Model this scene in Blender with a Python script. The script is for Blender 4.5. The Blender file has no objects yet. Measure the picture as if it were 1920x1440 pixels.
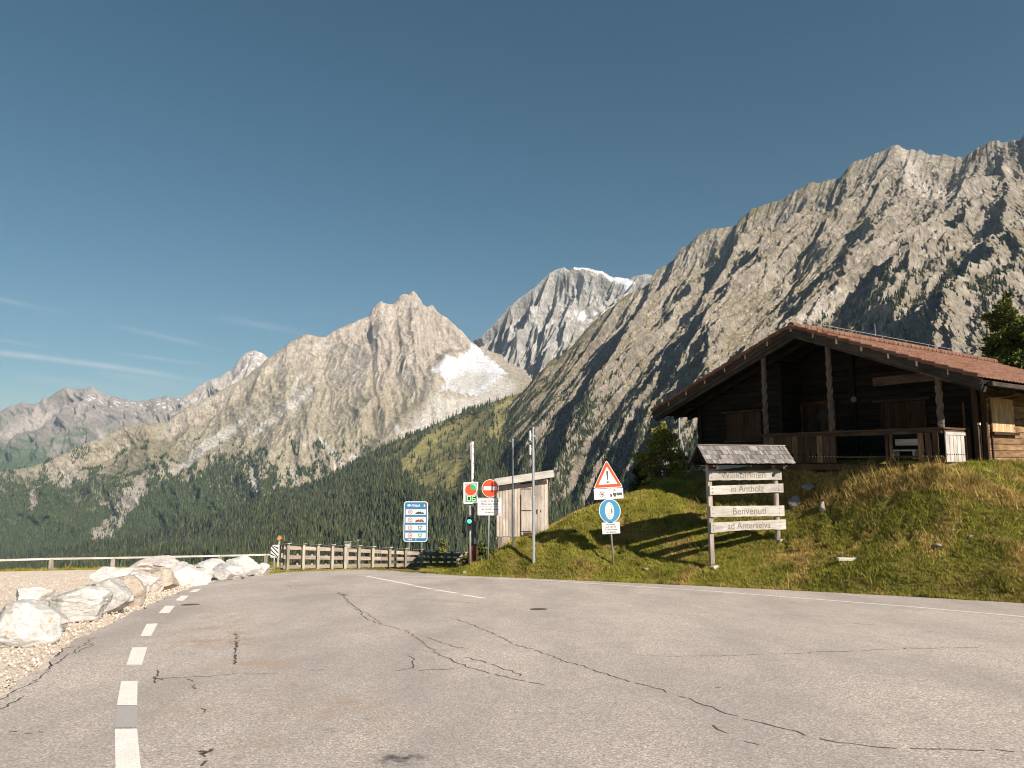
import bpy, math, random
import numpy as np
from mathutils import Vector, Matrix, Euler

# ------------------------------------------------------------------ camera, world, sun
scn = bpy.context.scene
F = 1280.0                       # focal length in pixels of a 1920 px wide frame
PITCH = math.radians(6.37)
CAMZ = 1.6
cam_d = bpy.data.cameras.new('camera')
cam_d.sensor_width = 36.0
cam_d.lens = 36.0 * F / 1920.0
cam_d.clip_start = 0.1
cam_d.clip_end = 40000
cam = bpy.data.objects.new('camera', cam_d)
scn.collection.objects.link(cam)
cam.location = (0, 0, CAMZ)
cam.rotation_euler = (math.radians(90) + PITCH, 0, 0)
scn.camera = cam

SUN_EL = math.radians(33)
SUN_AZ = math.radians(139)       # clockwise from +Y (the viewing direction)
SUN = Vector((math.sin(SUN_AZ) * math.cos(SUN_EL), math.cos(SUN_AZ) * math.cos(SUN_EL), math.sin(SUN_EL)))
sl = bpy.data.lights.new('sun', 'SUN')
sl.energy = 4.9
sl.angle = math.radians(0.5)
sl.color = (1.0, 0.885, 0.755)
so = bpy.data.objects.new('sun', sl)
scn.collection.objects.link(so)
so.rotation_euler = SUN.to_track_quat('Z', 'Y').to_euler()

world = bpy.data.worlds.new('World')
scn.world = world
world.use_nodes = True
wt = world.node_tree
for n in list(wt.nodes): wt.nodes.remove(n)
w_out = wt.nodes.new('ShaderNodeOutputWorld')
w_bg = wt.nodes.new('ShaderNodeBackground')
w_sky = wt.nodes.new('ShaderNodeTexSky')
w_sky.sky_type = 'NISHITA'
w_sky.sun_disc = False
w_sky.sun_elevation = SUN_EL
w_sky.sun_rotation = SUN_AZ
w_sky.altitude = 2000
w_sky.air_density = 1.15
w_sky.dust_density = 0.7
w_sky.ozone_density = 1.0
w_bg.inputs['Strength'].default_value = 0.036

def wm(op, a, b=None, c=None):
    n = wt.nodes.new('ShaderNodeMath'); n.operation = op
    for i, x in enumerate((a, b, c)):
        if x is None: continue
        if isinstance(x, (int, float)): n.inputs[i].default_value = x
        else: wt.links.new(x, n.inputs[i])
    return n.outputs[0]
# thin high contrails, laid out by direction on the sky dome
w_tc = wt.nodes.new('ShaderNodeTexCoord')
w_sep = wt.nodes.new('ShaderNodeSeparateXYZ')
wt.links.new(w_tc.outputs['Generated'], w_sep.inputs[0])
wx, wy, wz = w_sep.outputs
w_u = wm('DIVIDE', wx, wm('MAXIMUM', wy, 0.05))
w_v = wm('DIVIDE', wz, wm('MAXIMUM', wy, 0.05))
w_noise = wt.nodes.new('ShaderNodeTexNoise')
w_comb = wt.nodes.new('ShaderNodeCombineXYZ')
wt.links.new(wm('MULTIPLY', w_u, 9), w_comb.inputs[0]); wt.links.new(wm('MULTIPLY', w_v, 45), w_comb.inputs[1])
wt.links.new(w_comb.outputs[0], w_noise.inputs['Vector'])
w_noise.inputs['Scale'].default_value = 1.0; w_noise.inputs['Detail'].default_value = 5
trail = None
def uv_of(px, py):
    dx, dy = (px - 960) / F, (720 - py) / F
    ry = math.cos(PITCH) - dy * math.sin(PITCH); rz = math.sin(PITCH) + dy * math.cos(PITCH)
    return dx / ry, rz / ry
for (x0, y0, x1, y1, wdt, k) in ((-160, 646, 420, 722, .0042, .50), (-160, 530, 130, 590, .003, .34), (-160, 615, 110, 655, .0026, .34), (190, 606, 460, 668, .0036, .24),
                                 (200, 660, 440, 693, .0024, .28), (395, 593, 610, 632, .0045, .30), (0, 701, 300, 742, .006, .22), (160, 695, 420, 740, .008, .2)):
    a0, b0 = uv_of(x0, y0); a1, b1 = uv_of(x1, y1)
    L = math.hypot(a1 - a0, b1 - b0); ex, ey = (a1 - a0) / L, (b1 - b0) / L
    du = wm('SUBTRACT', w_u, a0); dv = wm('SUBTRACT', w_v, b0)
    t = wm('ADD', wm('MULTIPLY', du, ex), wm('MULTIPLY', dv, ey))
    d = wm('ADD', wm('MULTIPLY', du, -ey), wm('MULTIPLY', dv, ex))
    d = wm('ADD', d, wm('MULTIPLY', wm('MULTIPLY', wm('SUBTRACT', t, L), t), .10))
    g = wm('EXPONENT', wm('MULTIPLY', wm('POWER', wm('ABSOLUTE', wm('DIVIDE', d, wdt)), 2.0), -1.0))
    e = wm('MULTIPLY', wm('MINIMUM', wm('MAXIMUM', wm('MULTIPLY', t, 16), 0), 1), wm('MINIMUM', wm('MAXIMUM', wm('MULTIPLY', wm('SUBTRACT', L, t), 8), 0), 1))
    s_ = wm('MULTIPLY', wm('MULTIPLY', g, e), k)
    trail = s_ if trail is None else wm('MAXIMUM', trail, s_)
trail = wm('MULTIPLY', trail, wm('MULTIPLY', w_noise.outputs[0], 1.6))
trail = wm('MULTIPLY', trail, wm('GREATER_THAN', wy, 0.05))
w_hsv = wt.nodes.new('ShaderNodeHueSaturation')
w_hsv.inputs['Hue'].default_value = 0.477
w_hsv.inputs['Saturation'].default_value = 1.24
w_hsv.inputs['Value'].default_value = 1.0
wt.links.new(w_sky.outputs[0], w_hsv.inputs['Color'])
w_mix = wt.nodes.new('ShaderNodeMix'); w_mix.data_type = 'RGBA'
wt.links.new(trail, w_mix.inputs[0])
wt.links.new(w_hsv.outputs[0], w_mix.inputs[6])
w_mix.inputs[7].default_value = (11, 11.6, 12, 1)
wt.links.new(w_mix.outputs[2], w_bg.inputs['Color'])
wt.links.new(w_bg.outputs[0], w_out.inputs[0])

scn.view_settings.view_transform = 'Standard'
scn.view_settings.look = 'None'
scn.view_settings.exposure = 0.80
scn.view_settings.gamma = 1.0
scn.cycles.filter_width = 1.1
scn.cycles.max_bounces = 5
scn.cycles.diffuse_bounces = 3
scn.cycles.volume_bounces = 0
scn.cycles.use_denoising = True

random.seed(7)
rng = np.random.default_rng(11)
COL = scn.collection

# ------------------------------------------------------------------ helpers
ROAD_S = 0.107
def ray(px, py):
    dx, dy = (px - 960) / F, (720 - py) / F
    return np.array([dx, math.cos(PITCH) - dy * math.sin(PITCH), math.sin(PITCH) + dy * math.cos(PITCH)])
def at(px, py, Y):
    r = ray(px, py); t = Y / r[1]
    return (r[0] * t, Y, CAMZ + r[2] * t)
def G(px, py, dz=0.0):
    r = ray(px, py); t = CAMZ / (-r[2] - ROAD_S * r[1])
    return (r[0] * t, r[1] * t, -ROAD_S * r[1] * t + dz)
def unproj(px, py, Y):
    dx, dy = (px - 960) / F, (720 - py) / F
    ry = math.cos(PITCH) - dy * math.sin(PITCH); rz = math.sin(PITCH) + dy * math.cos(PITCH)
    t = Y / ry
    return np.stack([dx * t, Y + 0 * t, CAMZ + rz * t], -1)

def _h(ix, iy, seed):
    h = (ix.astype(np.int64) * 374761393 + iy.astype(np.int64) * 668265263 + seed * 974634777) & 0xffffffff
    h = ((h ^ (h >> 13)) * 1274126177) & 0xffffffff
    h = h ^ (h >> 16)
    return (h & 0xffff) / 65535.0
def perlin(x, y, seed=0):
    x = np.asarray(x, float); y = np.asarray(y, float)
    xi = np.floor(x); yi = np.floor(y); fx = x - xi; fy = y - yi
    xi = xi.astype(np.int64); yi = yi.astype(np.int64)
    u = fx * fx * fx * (fx * (fx * 6 - 15) + 10); v = fy * fy * fy * (fy * (fy * 6 - 15) + 10)
    def gr(i, j, dx, dy):
        a = _h(xi + i, yi + j, seed) * 2 * np.pi
        return np.cos(a) * dx + np.sin(a) * dy
    n0 = gr(0, 0, fx, fy) * (1 - u) + gr(1, 0, fx - 1, fy) * u
    n1 = gr(0, 1, fx, fy - 1) * (1 - u) + gr(1, 1, fx - 1, fy - 1) * u
    return (n0 * (1 - v) + n1 * v) * 1.5
def fbm(x, y, oc=4, seed=0, g=.5):
    s = 0; a = 1.0; t = 0
    for i in range(oc):
        s = s + a * perlin(x, y, seed + i * 17); t += a; a *= g; x = x * 2.03 + 5.1; y = y * 2.03 + 3.7
    return s / t
def ridged(x, y, seed=0): return 1 - np.minimum(1, np.abs(perlin(x, y, seed)) * 2.2)
def sst(e0, e1, x):
    t = np.clip((x - e0) / (e1 - e0), 0, 1); return t * t * (3 - 2 * t)
def sdpoly(px, py, poly):
    poly = np.asarray(poly, float); n = len(poly)
    d = np.full(px.shape, 1e18); s = np.ones(px.shape)
    for i in range(n):
        a = poly[i]; b = poly[i - 1]; e = b - a
        wx_, wy_ = px - a[0], py - a[1]
        t = np.clip((wx_ * e[0] + wy_ * e[1]) / (e @ e), 0, 1)
        d = np.minimum(d, (wx_ - e[0] * t) ** 2 + (wy_ - e[1] * t) ** 2)
        c1 = py >= a[1]; c2 = py < b[1]; c3 = e[0] * wy_ > e[1] * wx_
        fl = (c1 & c2 & c3) | (~c1 & ~c2 & ~c3)
        s = np.where(fl, -s, s)
    return s * np.sqrt(d)          # negative inside
def inside(px, py, poly, soft=6.0, nz=0): return sst(soft, -soft, sdpoly(px, py, poly) + nz)
def lerp3(a, b, t): return a + (b - a) * t[..., None]

def setp(o, label=None, cat=None, group=None, kind=None):
    if label: o['label'] = label
    if cat: o['category'] = cat
    if group: o['group'] = group
    if kind: o['kind'] = kind
    return o
def np_mesh(name, V, Fq, mat, col=None, smooth=True, mats=None, attr='Col'):
    me = bpy.data.meshes.new(name)
    V = np.ascontiguousarray(V, np.float32); Fq = np.ascontiguousarray(Fq, np.int32)
    k = Fq.shape[1]
    me.vertices.add(len(V)); me.vertices.foreach_set('co', V.ravel())
    me.loops.add(Fq.size); me.loops.foreach_set('vertex_index', Fq.ravel())
    me.polygons.add(len(Fq))
    me.polygons.foreach_set('loop_start', np.arange(0, Fq.size, k, dtype=np.int32))
    me.polygons.foreach_set('loop_total', np.full(len(Fq), k, np.int32))
    me.polygons.foreach_set('use_smooth', np.full(len(Fq), smooth))
    me.update(calc_edges=True)
    if col is not None:
        ca = me.color_attributes.new(attr, 'FLOAT_COLOR', 'POINT')
        c4 = np.ones((len(V), 4), np.float32); c4[:, :col.shape[1]] = col
        ca.data.foreach_set('color', c4.ravel())
    me.materials.append(mat)
    o = bpy.data.objects.new(name, me); COL.objects.link(o)
    return o
def grid_faces(nr, nc):
    i = np.arange(nr - 1)[:, None] * nc + np.arange(nc - 1)[None]
    i = i.ravel()
    return np.stack([i, i + nc, i + nc + 1, i + 1], 1)

# ------------------------------------------------------------------ materials
class NB:
    """tiny node builder"""
    def __init__(s, name, rough=.85, spec=.25):
        s.m = bpy.data.materials.new(name); s.m.use_nodes = True
        s.t = s.m.node_tree; s.b = s.t.nodes['Principled BSDF']
        s.b.inputs['Roughness'].default_value = rough
        s.b.inputs['Specular IOR Level'].default_value = spec
    def n(s, ty, **kw):
        nd = s.t.nodes.new(ty)
        for k, v in kw.items(): setattr(nd, k, v)
        return nd
    def put(s, sock, v):
        if v is None: return
        if hasattr(v, 'is_linked') or hasattr(v, 'links'): s.t.links.new(v, sock)
        else: sock.default_value = v
    def math(s, op, a, b=None, clamp=False):
        nd = s.n('ShaderNodeMath', operation=op, use_clamp=clamp)
        s.put(nd.inputs[0], a); s.put(nd.inputs[1], b)
        return nd.outputs[0]
    def mix(s, f, a, b, mode='MIX'):
        nd = s.n('ShaderNodeMix', data_type='RGBA', blend_type=mode)
        s.put(nd.inputs[0], f)
        for i, v in ((6, a), (7, b)):
            if isinstance(v, tuple): v = (*v[:3], 1)
            s.put(nd.inputs[i], v)
        return nd.outputs[2]
    def noise(s, vec, scale, detail=4, rough=.55, dist=0):
        nd = s.n('ShaderNodeTexNoise'); s.put(nd.inputs['Vector'], vec)
        nd.inputs['Scale'].default_value = scale; nd.inputs['Detail'].default_value = detail
        nd.inputs['Roughness'].default_value = rough; nd.inputs['Distortion'].default_value = dist
        return nd.outputs[0]
    def vor(s, vec, scale, feature='F1', out='Distance'):
        nd = s.n('ShaderNodeTexVoronoi', feature=feature); s.put(nd.inputs['Vector'], vec)
        nd.inputs['Scale'].default_value = scale
        return nd.outputs[out]
    def mapv(s, vec, scale):
        nd = s.n('ShaderNodeMapping'); s.put(nd.inputs[0], vec); nd.inputs['Scale'].default_value = scale
        return nd.outputs[0]
    def ramp(s, f, stops):
        nd = s.n('ShaderNodeValToRGB'); s.put(nd.inputs[0], f)
        el = nd.color_ramp.elements
        while len(el) < len(stops): el.new(.5)
        for e, (p, c) in zip(el, stops):
            e.position = p; e.color = (c, c, c, 1) if isinstance(c, (int, float)) else (*c, 1)
        return nd.outputs[0]
    def bump(s, h, strength=.5, dist=.02):
        nd = s.n('ShaderNodeBump'); nd.inputs['Strength'].default_value = strength; nd.inputs['Distance'].default_value = dist
        s.put(nd.inputs['Height'], h); s.t.links.new(nd.outputs[0], s.b.inputs['Normal'])
    def color(s, c): s.put(s.b.inputs['Base Color'], (*c[:3], 1) if isinstance(c, tuple) else c)
    def obj(s): return s.n('ShaderNodeTexCoord').outputs['Object']
    def uv(s): return s.n('ShaderNodeUVMap').outputs[0]
    def attr(s, name): return s.n('ShaderNodeAttribute', attribute_name=name)

def plain(name, c, rough=.5, spec=.4, metal=0, var=.12, emit=None):
    b = NB(name, rough, spec)
    if emit:
        b.color(c); b.b.inputs['Emission Color'].default_value = (*c, 1); b.b.inputs['Emission Strength'].default_value = emit
    else:
        n = b.noise(b.obj(), 9, 5, .65)
        b.color(b.mix(n, tuple(x * (1 - var) for x in c), tuple(min(1, x * (1 + var)) for x in c)))
    b.b.inputs['Metallic'].default_value = metal
    return b.m
# ------------------------------------------------------------------ mountains (structure)
def rock_mat(name, sc, bump):
    b = NB(name, .95, .1)
    a = b.attr('Col').outputs['Color']; p = b.obj()
    n = b.noise(p, 1 / (sc * 2.5), 6, .75)
    n2 = b.noise(b.mapv(p, (1, 1, .35)), 1 / sc, 3, .7)
    f = b.math('MULTIPLY', b.ramp(n, [(.30, .70), (.5, 1.0), (.70, 1.26)]), b.ramp(n2, [(.3, .75), (.7, 1.25)]))
    cc = b.n('ShaderNodeVectorMath', operation='SCALE'); b.put(cc.inputs[0], a); b.put(cc.inputs['Scale'], f)
    b.color(cc.outputs[0])
    b.bump(b.math('ADD', n, b.math('MULTIPLY', n2, .5)), 1.0, bump)
    return b.m
M_rock_near = rock_mat('rock_near', 9, 14)
M_rock_far = rock_mat('rock_far', 12, 17)

def build_mountain(name, rows, nu, nv, carve, zone, mat, jag=(60, 4), back=True, seed=1, env=(.0, .10), warp=1.0, smooth=True, rough=(30, 6), rowv=None, flow=0, calm=None, extra=None):
    rows = [np.array(r, float) for r in rows]
    u = np.linspace(0, 1, nu)
    allr = []
    for r in rows:
        uu = r[:, 0] if r.shape[1] == 4 else None
        c = r[:, -3:]
        allr.append(np.stack([np.interp(u, uu, c[:, k]) for k in range(3)], 1))
    R = np.array(allr)                                     # rows x nu x (px,py,D)
    v = np.linspace(0, 1, nv)
    rv = np.array(rowv if rowv else np.linspace(0, 1, len(rows)))
    img = np.zeros((nv, nu, 3)); j = np.clip(np.searchsorted(rv, v, side='right') - 1, 0, len(rv) - 2)
    t = ((v - rv[j]) / (rv[j + 1] - rv[j]))[:, None, None]
    W = unproj(R[..., 0], R[..., 1], R[..., 2])            # world rows
    P = W[j] * (1 - t) + W[j + 1] * t
    img = R[j] * (1 - t) + R[j + 1] * t
    top = P[0]
    rel = P - np.array([0, 0, CAMZ]); dep = rel[..., 1] * math.cos(PITCH) + rel[..., 2] * math.sin(PITCH)
    img = np.stack([960 + F * rel[..., 0] / dep, 720 - F * (rel[..., 2] * math.cos(PITCH) - rel[..., 1] * math.sin(PITCH)) / dep, dep], -1)
    seg = np.linalg.norm(np.diff(top[:, :2], axis=0), axis=1)
    A0 = np.concatenate([[0], np.cumsum(seg)])
    tang = np.gradient(top[:, :2], axis=0)
    k = max(3, nu // 8); ker = np.ones(k) / k
    tang = np.stack([np.convolve(np.pad(tang[:, i], k, mode='edge'), ker, 'same')[k:-k] for i in range(2)], 1)
    tang /= np.linalg.norm(tang, axis=1)[:, None]
    nrm = np.stack([tang[:, 1], -tang[:, 0]], 1)
    s = np.sign((nrm * (-top[:, :2])).sum(1)); nrm *= s[:, None]
    n3 = np.concatenate([nrm * .85, np.full((nu, 1), .5)], 1)
    dn = np.concatenate([np.zeros((1, nu)), np.cumsum(np.linalg.norm(np.diff(P, axis=0), axis=2), 0)], 0)
    a = np.broadcast_to(A0[None], dn.shape); b = dn
    a = a + flow * b
    wa = a + warp * 70 * fbm(a / 420, b / 500, 4, seed + 3)
    wb = b + warp * 60 * fbm(a / 300, b / 300, 3, seed + 9)
    vv = v[:, None]
    e = sst(env[0], env[1], vv)
    d = np.zeros(dn.shape)
    for q, (L, st, amp, p) in enumerate(carve):
        r_ = ridged(wa / L + .37 * q, wb / (L * st), seed + 31 * q)
        am = amp * (1 + .5 * fbm(a / 900, b / 900, 2, seed + 77 + q))
        d -= am * (1 - r_ ** p) * e
    ro = fbm(wa / rough[0], wb / rough[0], 5, seed + 200, .62)
    d += rough[1] * ro * (0.35 + .65 * e)
    if calm is not None: d = d * (1 - calm(img[..., 0], img[..., 1]))
    if extra is not None: d = d + extra(img[..., 0], img[..., 1], a, b)
    P = P + n3[None] * d[..., None]
    jg = jag[1] * (fbm(A0 / jag[0], A0 * 0 + seed, 5, seed + 300, .62) * 1.6)
    P[:, :, 2] += jg[None] * sst(.25, 0, vv)
    # slope
    gu = np.gradient(P, axis=1); gv = np.gradient(P, axis=0)
    nn = np.cross(gv, gu); nn /= np.linalg.norm(nn, axis=2)[..., None] + 1e-9
    up = np.abs(nn[..., 2])
    cvx = d - (np.roll(d, 6, 1) + np.roll(d, -6, 1)) / 2
    col = zone(img[..., 0], img[..., 1], a, b, up, d, cvx)
    Pf, Cf = P, col
    if back:
        back_rows = []
        for q in range(1, 8):
            bk = top - n3 * np.array([1, 1, 0]) * (q * 60.0)
            bk = bk.copy(); bk[:, 2] = P[0, :, 2] - q * 42.0 - 6 * q * fbm(A0 / 90, A0 * 0 + q * .7, 3, seed + 5)
            bk[:, :2] += (P[0, :, :2] - top[:, :2])
            back_rows.append(bk)
        back_rows = np.array(back_rows[::-1])
        Pf = np.concatenate([back_rows, P], 0)
        Cf = np.concatenate([np.broadcast_to(col[0], (7, nu, 3)), col], 0)
    o = np_mesh(name, Pf.reshape(-1, 3), grid_faces(Pf.shape[0], nu), mat, Cf.reshape(-1, 3), smooth)
    setp(o, kind='structure')
    return dict(o=o, P=P, img=img, a=a, b=b, d=d, nn=nn)

C = lambda *c: np.array(c, float)
def nmix(base, *layers):
    out = np.broadcast_to(base, layers[0][1].shape + (3,)).copy()
    for c, m in layers: out = lerp3(out, np.broadcast_to(c, out.shape), np.clip(m, 0, 1))
    return out

# ---- far range on the left
def z_far(px, py, a, b, up, d, cv):
    n = fbm(a / 160, b / 160, 4, 5); n2 = fbm(a / 700, b / 500, 3, 8)
    g = sst(.0, .35, (py - 790) / 160 + n * .35 + n2 * .3)
    sn = sst(.30, .40, fbm(a / 60, b / 34, 3, 21)) * inside(px, py, [(140, 728), (235, 742), (320, 740), (345, 752), (280, 768), (150, 758)], 5)
    sc = inside(px, py, [(178, 800), (172, 825), (200, 822)], 4) + inside(px, py, [(0, 800), (60, 768), (90, 757), (60, 785), (10, 818)], 7) * .7
    return nmix(C(.265, .24, .22), (C(.36, .325, .295), sst(-.2, .5, n)), (C(.075, .125, .06), g * .9), (C(.48, .43, .39), sc), (C(.78, .8, .84), sn))
far_sky = [(-300, 800), (-120, 790), (0, 771), (20, 762), (41, 754), (47, 757), (72, 757), (80, 746), (90, 746), (100, 740), (122, 725), (137, 730), (158, 729), (172, 725), (190, 735),
           (200, 742), (225, 745), (255, 754), (275, 750), (300, 745), (315, 741), (325, 747), (345, 746), (420, 742), (520, 745)]
r0 = [((x + 300) / 820, x, y, 7600) for x, y in far_sky]
r1 = [(0, -420, 960, 5200), (1, 520, 940, 5200)]
build_mountain('mountain', [r0, r1], 520, 240, [(420, 2.5, 120, 1.3), (170, 3, 45, 1.2), (70, 3, 18, 1)], z_far, M_rock_far, jag=(90, 12), seed=4, rough=(70, 16))

# ---- pale peak behind the main massif
def z_pk(px, py, a, b, up, d, cv):
    n = fbm(a / 120, b / 120, 4, 15)
    sn = sst(.22, .34, fbm(a / 50, b / 30, 3, 44)) * inside(px, py, [(462, 650), (505, 668), (495, 695), (462, 690), (440, 702)], 8)
    return nmix(C(.40, .37, .34), (C(.50, .46, .42), sst(-.2, .4, n)), (C(.8, .82, .85), sn))
pk = [(330, 755), (345, 744), (375, 722), (400, 710), (420, 701), (435, 692), (447, 675), (458, 664), (467, 658), (478, 657), (490, 662), (502, 670), (540, 690), (600, 740)]
r0 = [((x - 330) / 270, x, y, 6400) for x, y in pk]
r1 = [(0, 240, 900, 4900), (1, 560, 900, 4900)]
build_mountain('mountain', [r0, r1], 300, 200, [(300, 2.5, 90, 1.3), (120, 3, 32, 1.2), (50, 3, 12, 1)], z_pk, M_rock_far, jag=(70, 14), seed=9, rough=(60, 14))

# ---- grey mountain with the snow cap behind the saddle
SNOW1 = [(1072, 499), (1100, 503), (1128, 509), (1150, 519), (1180, 523), (1190, 527), (1178, 536), (1165, 528), (1145, 524), (1128, 513), (1100, 506), (1075, 503)]
def z_mid(px, py, a, b, up, d, cv):
    n = fbm(a / 90, b / 140, 5, 25); n2 = fbm(a / 26, b / 60, 3, 29)
    sn = inside(px, py, SNOW1, 1.5, n2 * 3) + inside(px, py, [(1070, 553), (1092, 566), (1088, 582), (1080, 578)], 3, n2 * 5)
    sn += inside(px, py, [(1118, 580), (1148, 568), (1140, 590), (1122, 592)], 3, n2 * 6) + inside(px, py, [(1170, 530), (1178, 530), (1173, 552)], 2, n2 * 3)
    sn += inside(px, py, [(1108, 560), (1116, 560), (1110, 570)], 2)
    gr = inside(px, py, [(1040, 650), (1120, 590), (1190, 560), (1100, 700), (1000, 720)], 22, n * 20) * .45
    return nmix(C(.33, .32, .305), (C(.47, .46, .44), sst(-.25, .35, n)), (C(.24, .23, .22), sst(.1, .5, n2) * .6), (C(.30, .27, .17), gr), (C(.80, .83, .86), sn))
mid = [(868, 668), (882, 642), (893, 636), (905, 630), (922, 612), (938, 594), (952, 577), (970, 562), (992, 547), (1005, 536), (1020, 522), (1030, 512), (1040, 507), (1050, 503), (1057, 501), (1063, 505), (1068, 507),
       (1077, 501), (1092, 502), (1110, 504), (1130, 510), (1150, 520), (1170, 521), (1180, 524), (1195, 516), (1210, 514), (1222, 515), (1260, 522), (1330, 545), (1420, 590)]
r0 = [((x - 868) / 552, x, y, 4700 - 500 * (x - 868) / 552) for x, y in mid]
r1 = [(0, 860, 700, 4800), (.04, 880, 672, 4700), (.08, 905, 680, 4480), (.12, 930, 702, 4200), (.2, 965, 726, 3900), (.5, 1010, 800, 3500), (1, 1250, 820, 3400)]
build_mountain('mountain', [r0, r1], 620, 520, [(330, 3.2, 120, 1.5), (140, 3.5, 60, 1.4), (58, 3, 24, 1.2), (26, 3, 9, 1)], z_mid, M_rock_far, jag=(50, 9), seed=14, rough=(40, 13), flow=.25)

# ---- the main pale massif with the glacier saddle
SNOWG = [(836, 665), (858, 668), (872, 656), (886, 648), (902, 654), (915, 668), (935, 685), (950, 698), (915, 722), (885, 742), (850, 728), (826, 732), (836, 712), (812, 684)]
FANS = [[(812, 738), (840, 742), (885, 742), (935, 704), (972, 722), (945, 752), (880, 770), (800, 812), (762, 822), (775, 790), (800, 765)],
        [(750, 820), (762, 795), (768, 820), (720, 842), (680, 880), (655, 878), (690, 850)],
        [(655, 862), (662, 835), (678, 832), (684, 850), (672, 862)],
        [(640, 872), (650, 868), (600, 900), (560, 922), (552, 918)], [(628, 822), (636, 842), (640, 870), (632, 872)],
        [(600, 800), (640, 850), (655, 870), (648, 872), (596, 805)], [(735, 780), (760, 820), (752, 824)], [(545, 855), (560, 895), (556, 905), (540, 870)],
        [(470, 860), (482, 900), (486, 925), (480, 935), (462, 880)], [(380, 800), (440, 770), (470, 755), (420, 800), (350, 850), (300, 880), (330, 850)],
        [(575, 660), (560, 700), (545, 720), (548, 700)], [(580, 700), (600, 690), (560, 740), (500, 780), (460, 800), (480, 780)]]
ROCKL = [[(232, 905), (262, 880), (275, 905), (240, 950), (205, 1000), (160, 1010), (180, 960)], [(45, 905), (62, 895), (55, 925), (38, 945)], [(175, 925), (205, 915), (195, 938)],
         [(105, 870), (130, 850), (125, 880), (95, 895)], [(40, 930), (50, 910), (60, 930), (45, 950)]]
def z_mass(px, py, a, b, up, d, cv):
    n = fbm(a / 150, b / 200, 5, 35); n2 = fbm(a / 30, b / 75, 4, 39); n3 = fbm(a / 500, b / 400, 3, 41)
    rock = nmix(C(.42, .375, .325), (C(.53, .48, .425), sst(-.1, .45, n)), (C(.30, .255, .21), sst(.0, .45, n2) * .75), (C(.24, .20, .165), sst(.15, .45, fbm(a / 14, b / 30, 3, 57)) * .5))
    olive = sst(-.35, .45, n3 + .7 * n + (up - .55) * 1.2 + (py - 690) / 320 - np.clip((px - 620) / 500, -.4, 1) * .5)
    out = lerp3(rock, np.broadcast_to(C(.27, .245, .135), rock.shape), olive * .45)
    lo = sst(880, 950, py + (px - 250) * -.10 + 34 * n + 14 * n2) * sst(760, 500, px)
    lo = np.maximum(lo, sst(.05, .3, (py - (1010 - .42 * px - 40 * n3)) / 120 + n * .25) * sst(430, 330, px))
    out = lerp3(out, np.broadcast_to(C(.10, .125, .065), out.shape), lo * .95)
    gr = inside(px, py, [(150, 900), (240, 800), (300, 800), (345, 830), (250, 880), (180, 895)], 16, n * 22) * .5
    out = lerp3(out, np.broadcast_to(C(.19, .17, .09), out.shape), gr)
    sc = np.zeros(px.shape)
    for q, f in enumerate(FANS): sc = np.maximum(sc, inside(px, py, f, 3.5 if q else 9, n2 * 6 + n * 3))
    streak = sst(.15, .5, fbm((a + 0 * b) / 40, b / 420, 3, 55)) * sst(.12, .0, 0 * a) 
    out = lerp3(out, np.broadcast_to(C(.56, .53, .49), out.shape) * (1 + .18 * n2[..., None]), sc * .92)
    rl = np.zeros(px.shape)
    for f in ROCKL: rl = np.maximum(rl, inside(px, py, f, 5, n2 * 9))
    out = lerp3(out, np.broadcast_to(C(.40, .36, .31), out.shape), rl)
    sn = inside(px, py, SNOWG, 4, n2 * 9 + n * 6) * (1 - .55 * inside(px, py, [(838, 715), (880, 690), (930, 700), (900, 728), (860, 735)], 8, n2 * 10))
    return lerp3(out, np.broadcast_to(C(.66, .69, .74), out.shape), sn * .95)
ms = [(-420, 930), (-200, 905), (0, 885), (50, 877), (100, 860), (137, 842), (170, 827), (183, 826), (197, 820), (215, 806), (232, 800), (245, 800), (258, 798), (270, 795), (312, 792), (330, 775), (345, 767), (375, 755), (400, 740), (425, 727),
      (455, 710), (480, 692), (502, 672), (518, 660), (532, 652), (545, 641), (552, 637), (563, 630), (575, 626), (590, 630), (610, 632), (620, 625), (632, 617), (645, 612), (660, 606), (675, 600), (684, 594), (692, 594),
      (695, 586), (697, 580), (706, 571), (715, 566), (726, 570), (737, 569), (747, 562), (750, 555), (755, 551), (765, 552), (770, 551), (775, 545), (782, 552), (787, 560), (793, 570), (800, 576), (808, 571), (812, 573), (820, 585),
      (832, 592), (845, 602), (857, 613), (870, 625), (877, 634), (884, 641), (895, 650), (905, 654), (940, 665), (1010, 690)]
r0 = [((x + 420) / 1430, x, y, np.interp(x, [-420, 0, 345, 575, 775, 884, 1010], [3300, 3700, 3900, 4050, 4300, 4450, 4450])) for x, y in ms]
ft = [(-420, 1090, 2500), (0, 1062, 2600), (300, 1012, 2600), (480, 955, 2640), (620, 905, 2760), (790, 822, 2980), (860, 800, 3050), (1000, 750, 3300)]
us = [0, .27, .46, .60, .70, .83, .90, 1]
r1 = [(u_, x, y, D) for u_, (x, y, D) in zip(us, ft)]
mass = build_mountain('mountain', [r0, r1], 1150, 560, [(520, 2.2, 72, 1.5), (230, 3, 38, 1.4), (95, 3.5, 20, 1.2), (42, 3, 8, 1), (20, 3, 3, 1)], z_mass, M_rock_far, jag=(45, 9), seed=23, rough=(55, 10), flow=-.05, calm=lambda px, py: .88 * inside(px, py, [(830, 650), (900, 640), (1010, 690), (1000, 760), (700, 900), (640, 880), (790, 740)], 14))

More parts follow.
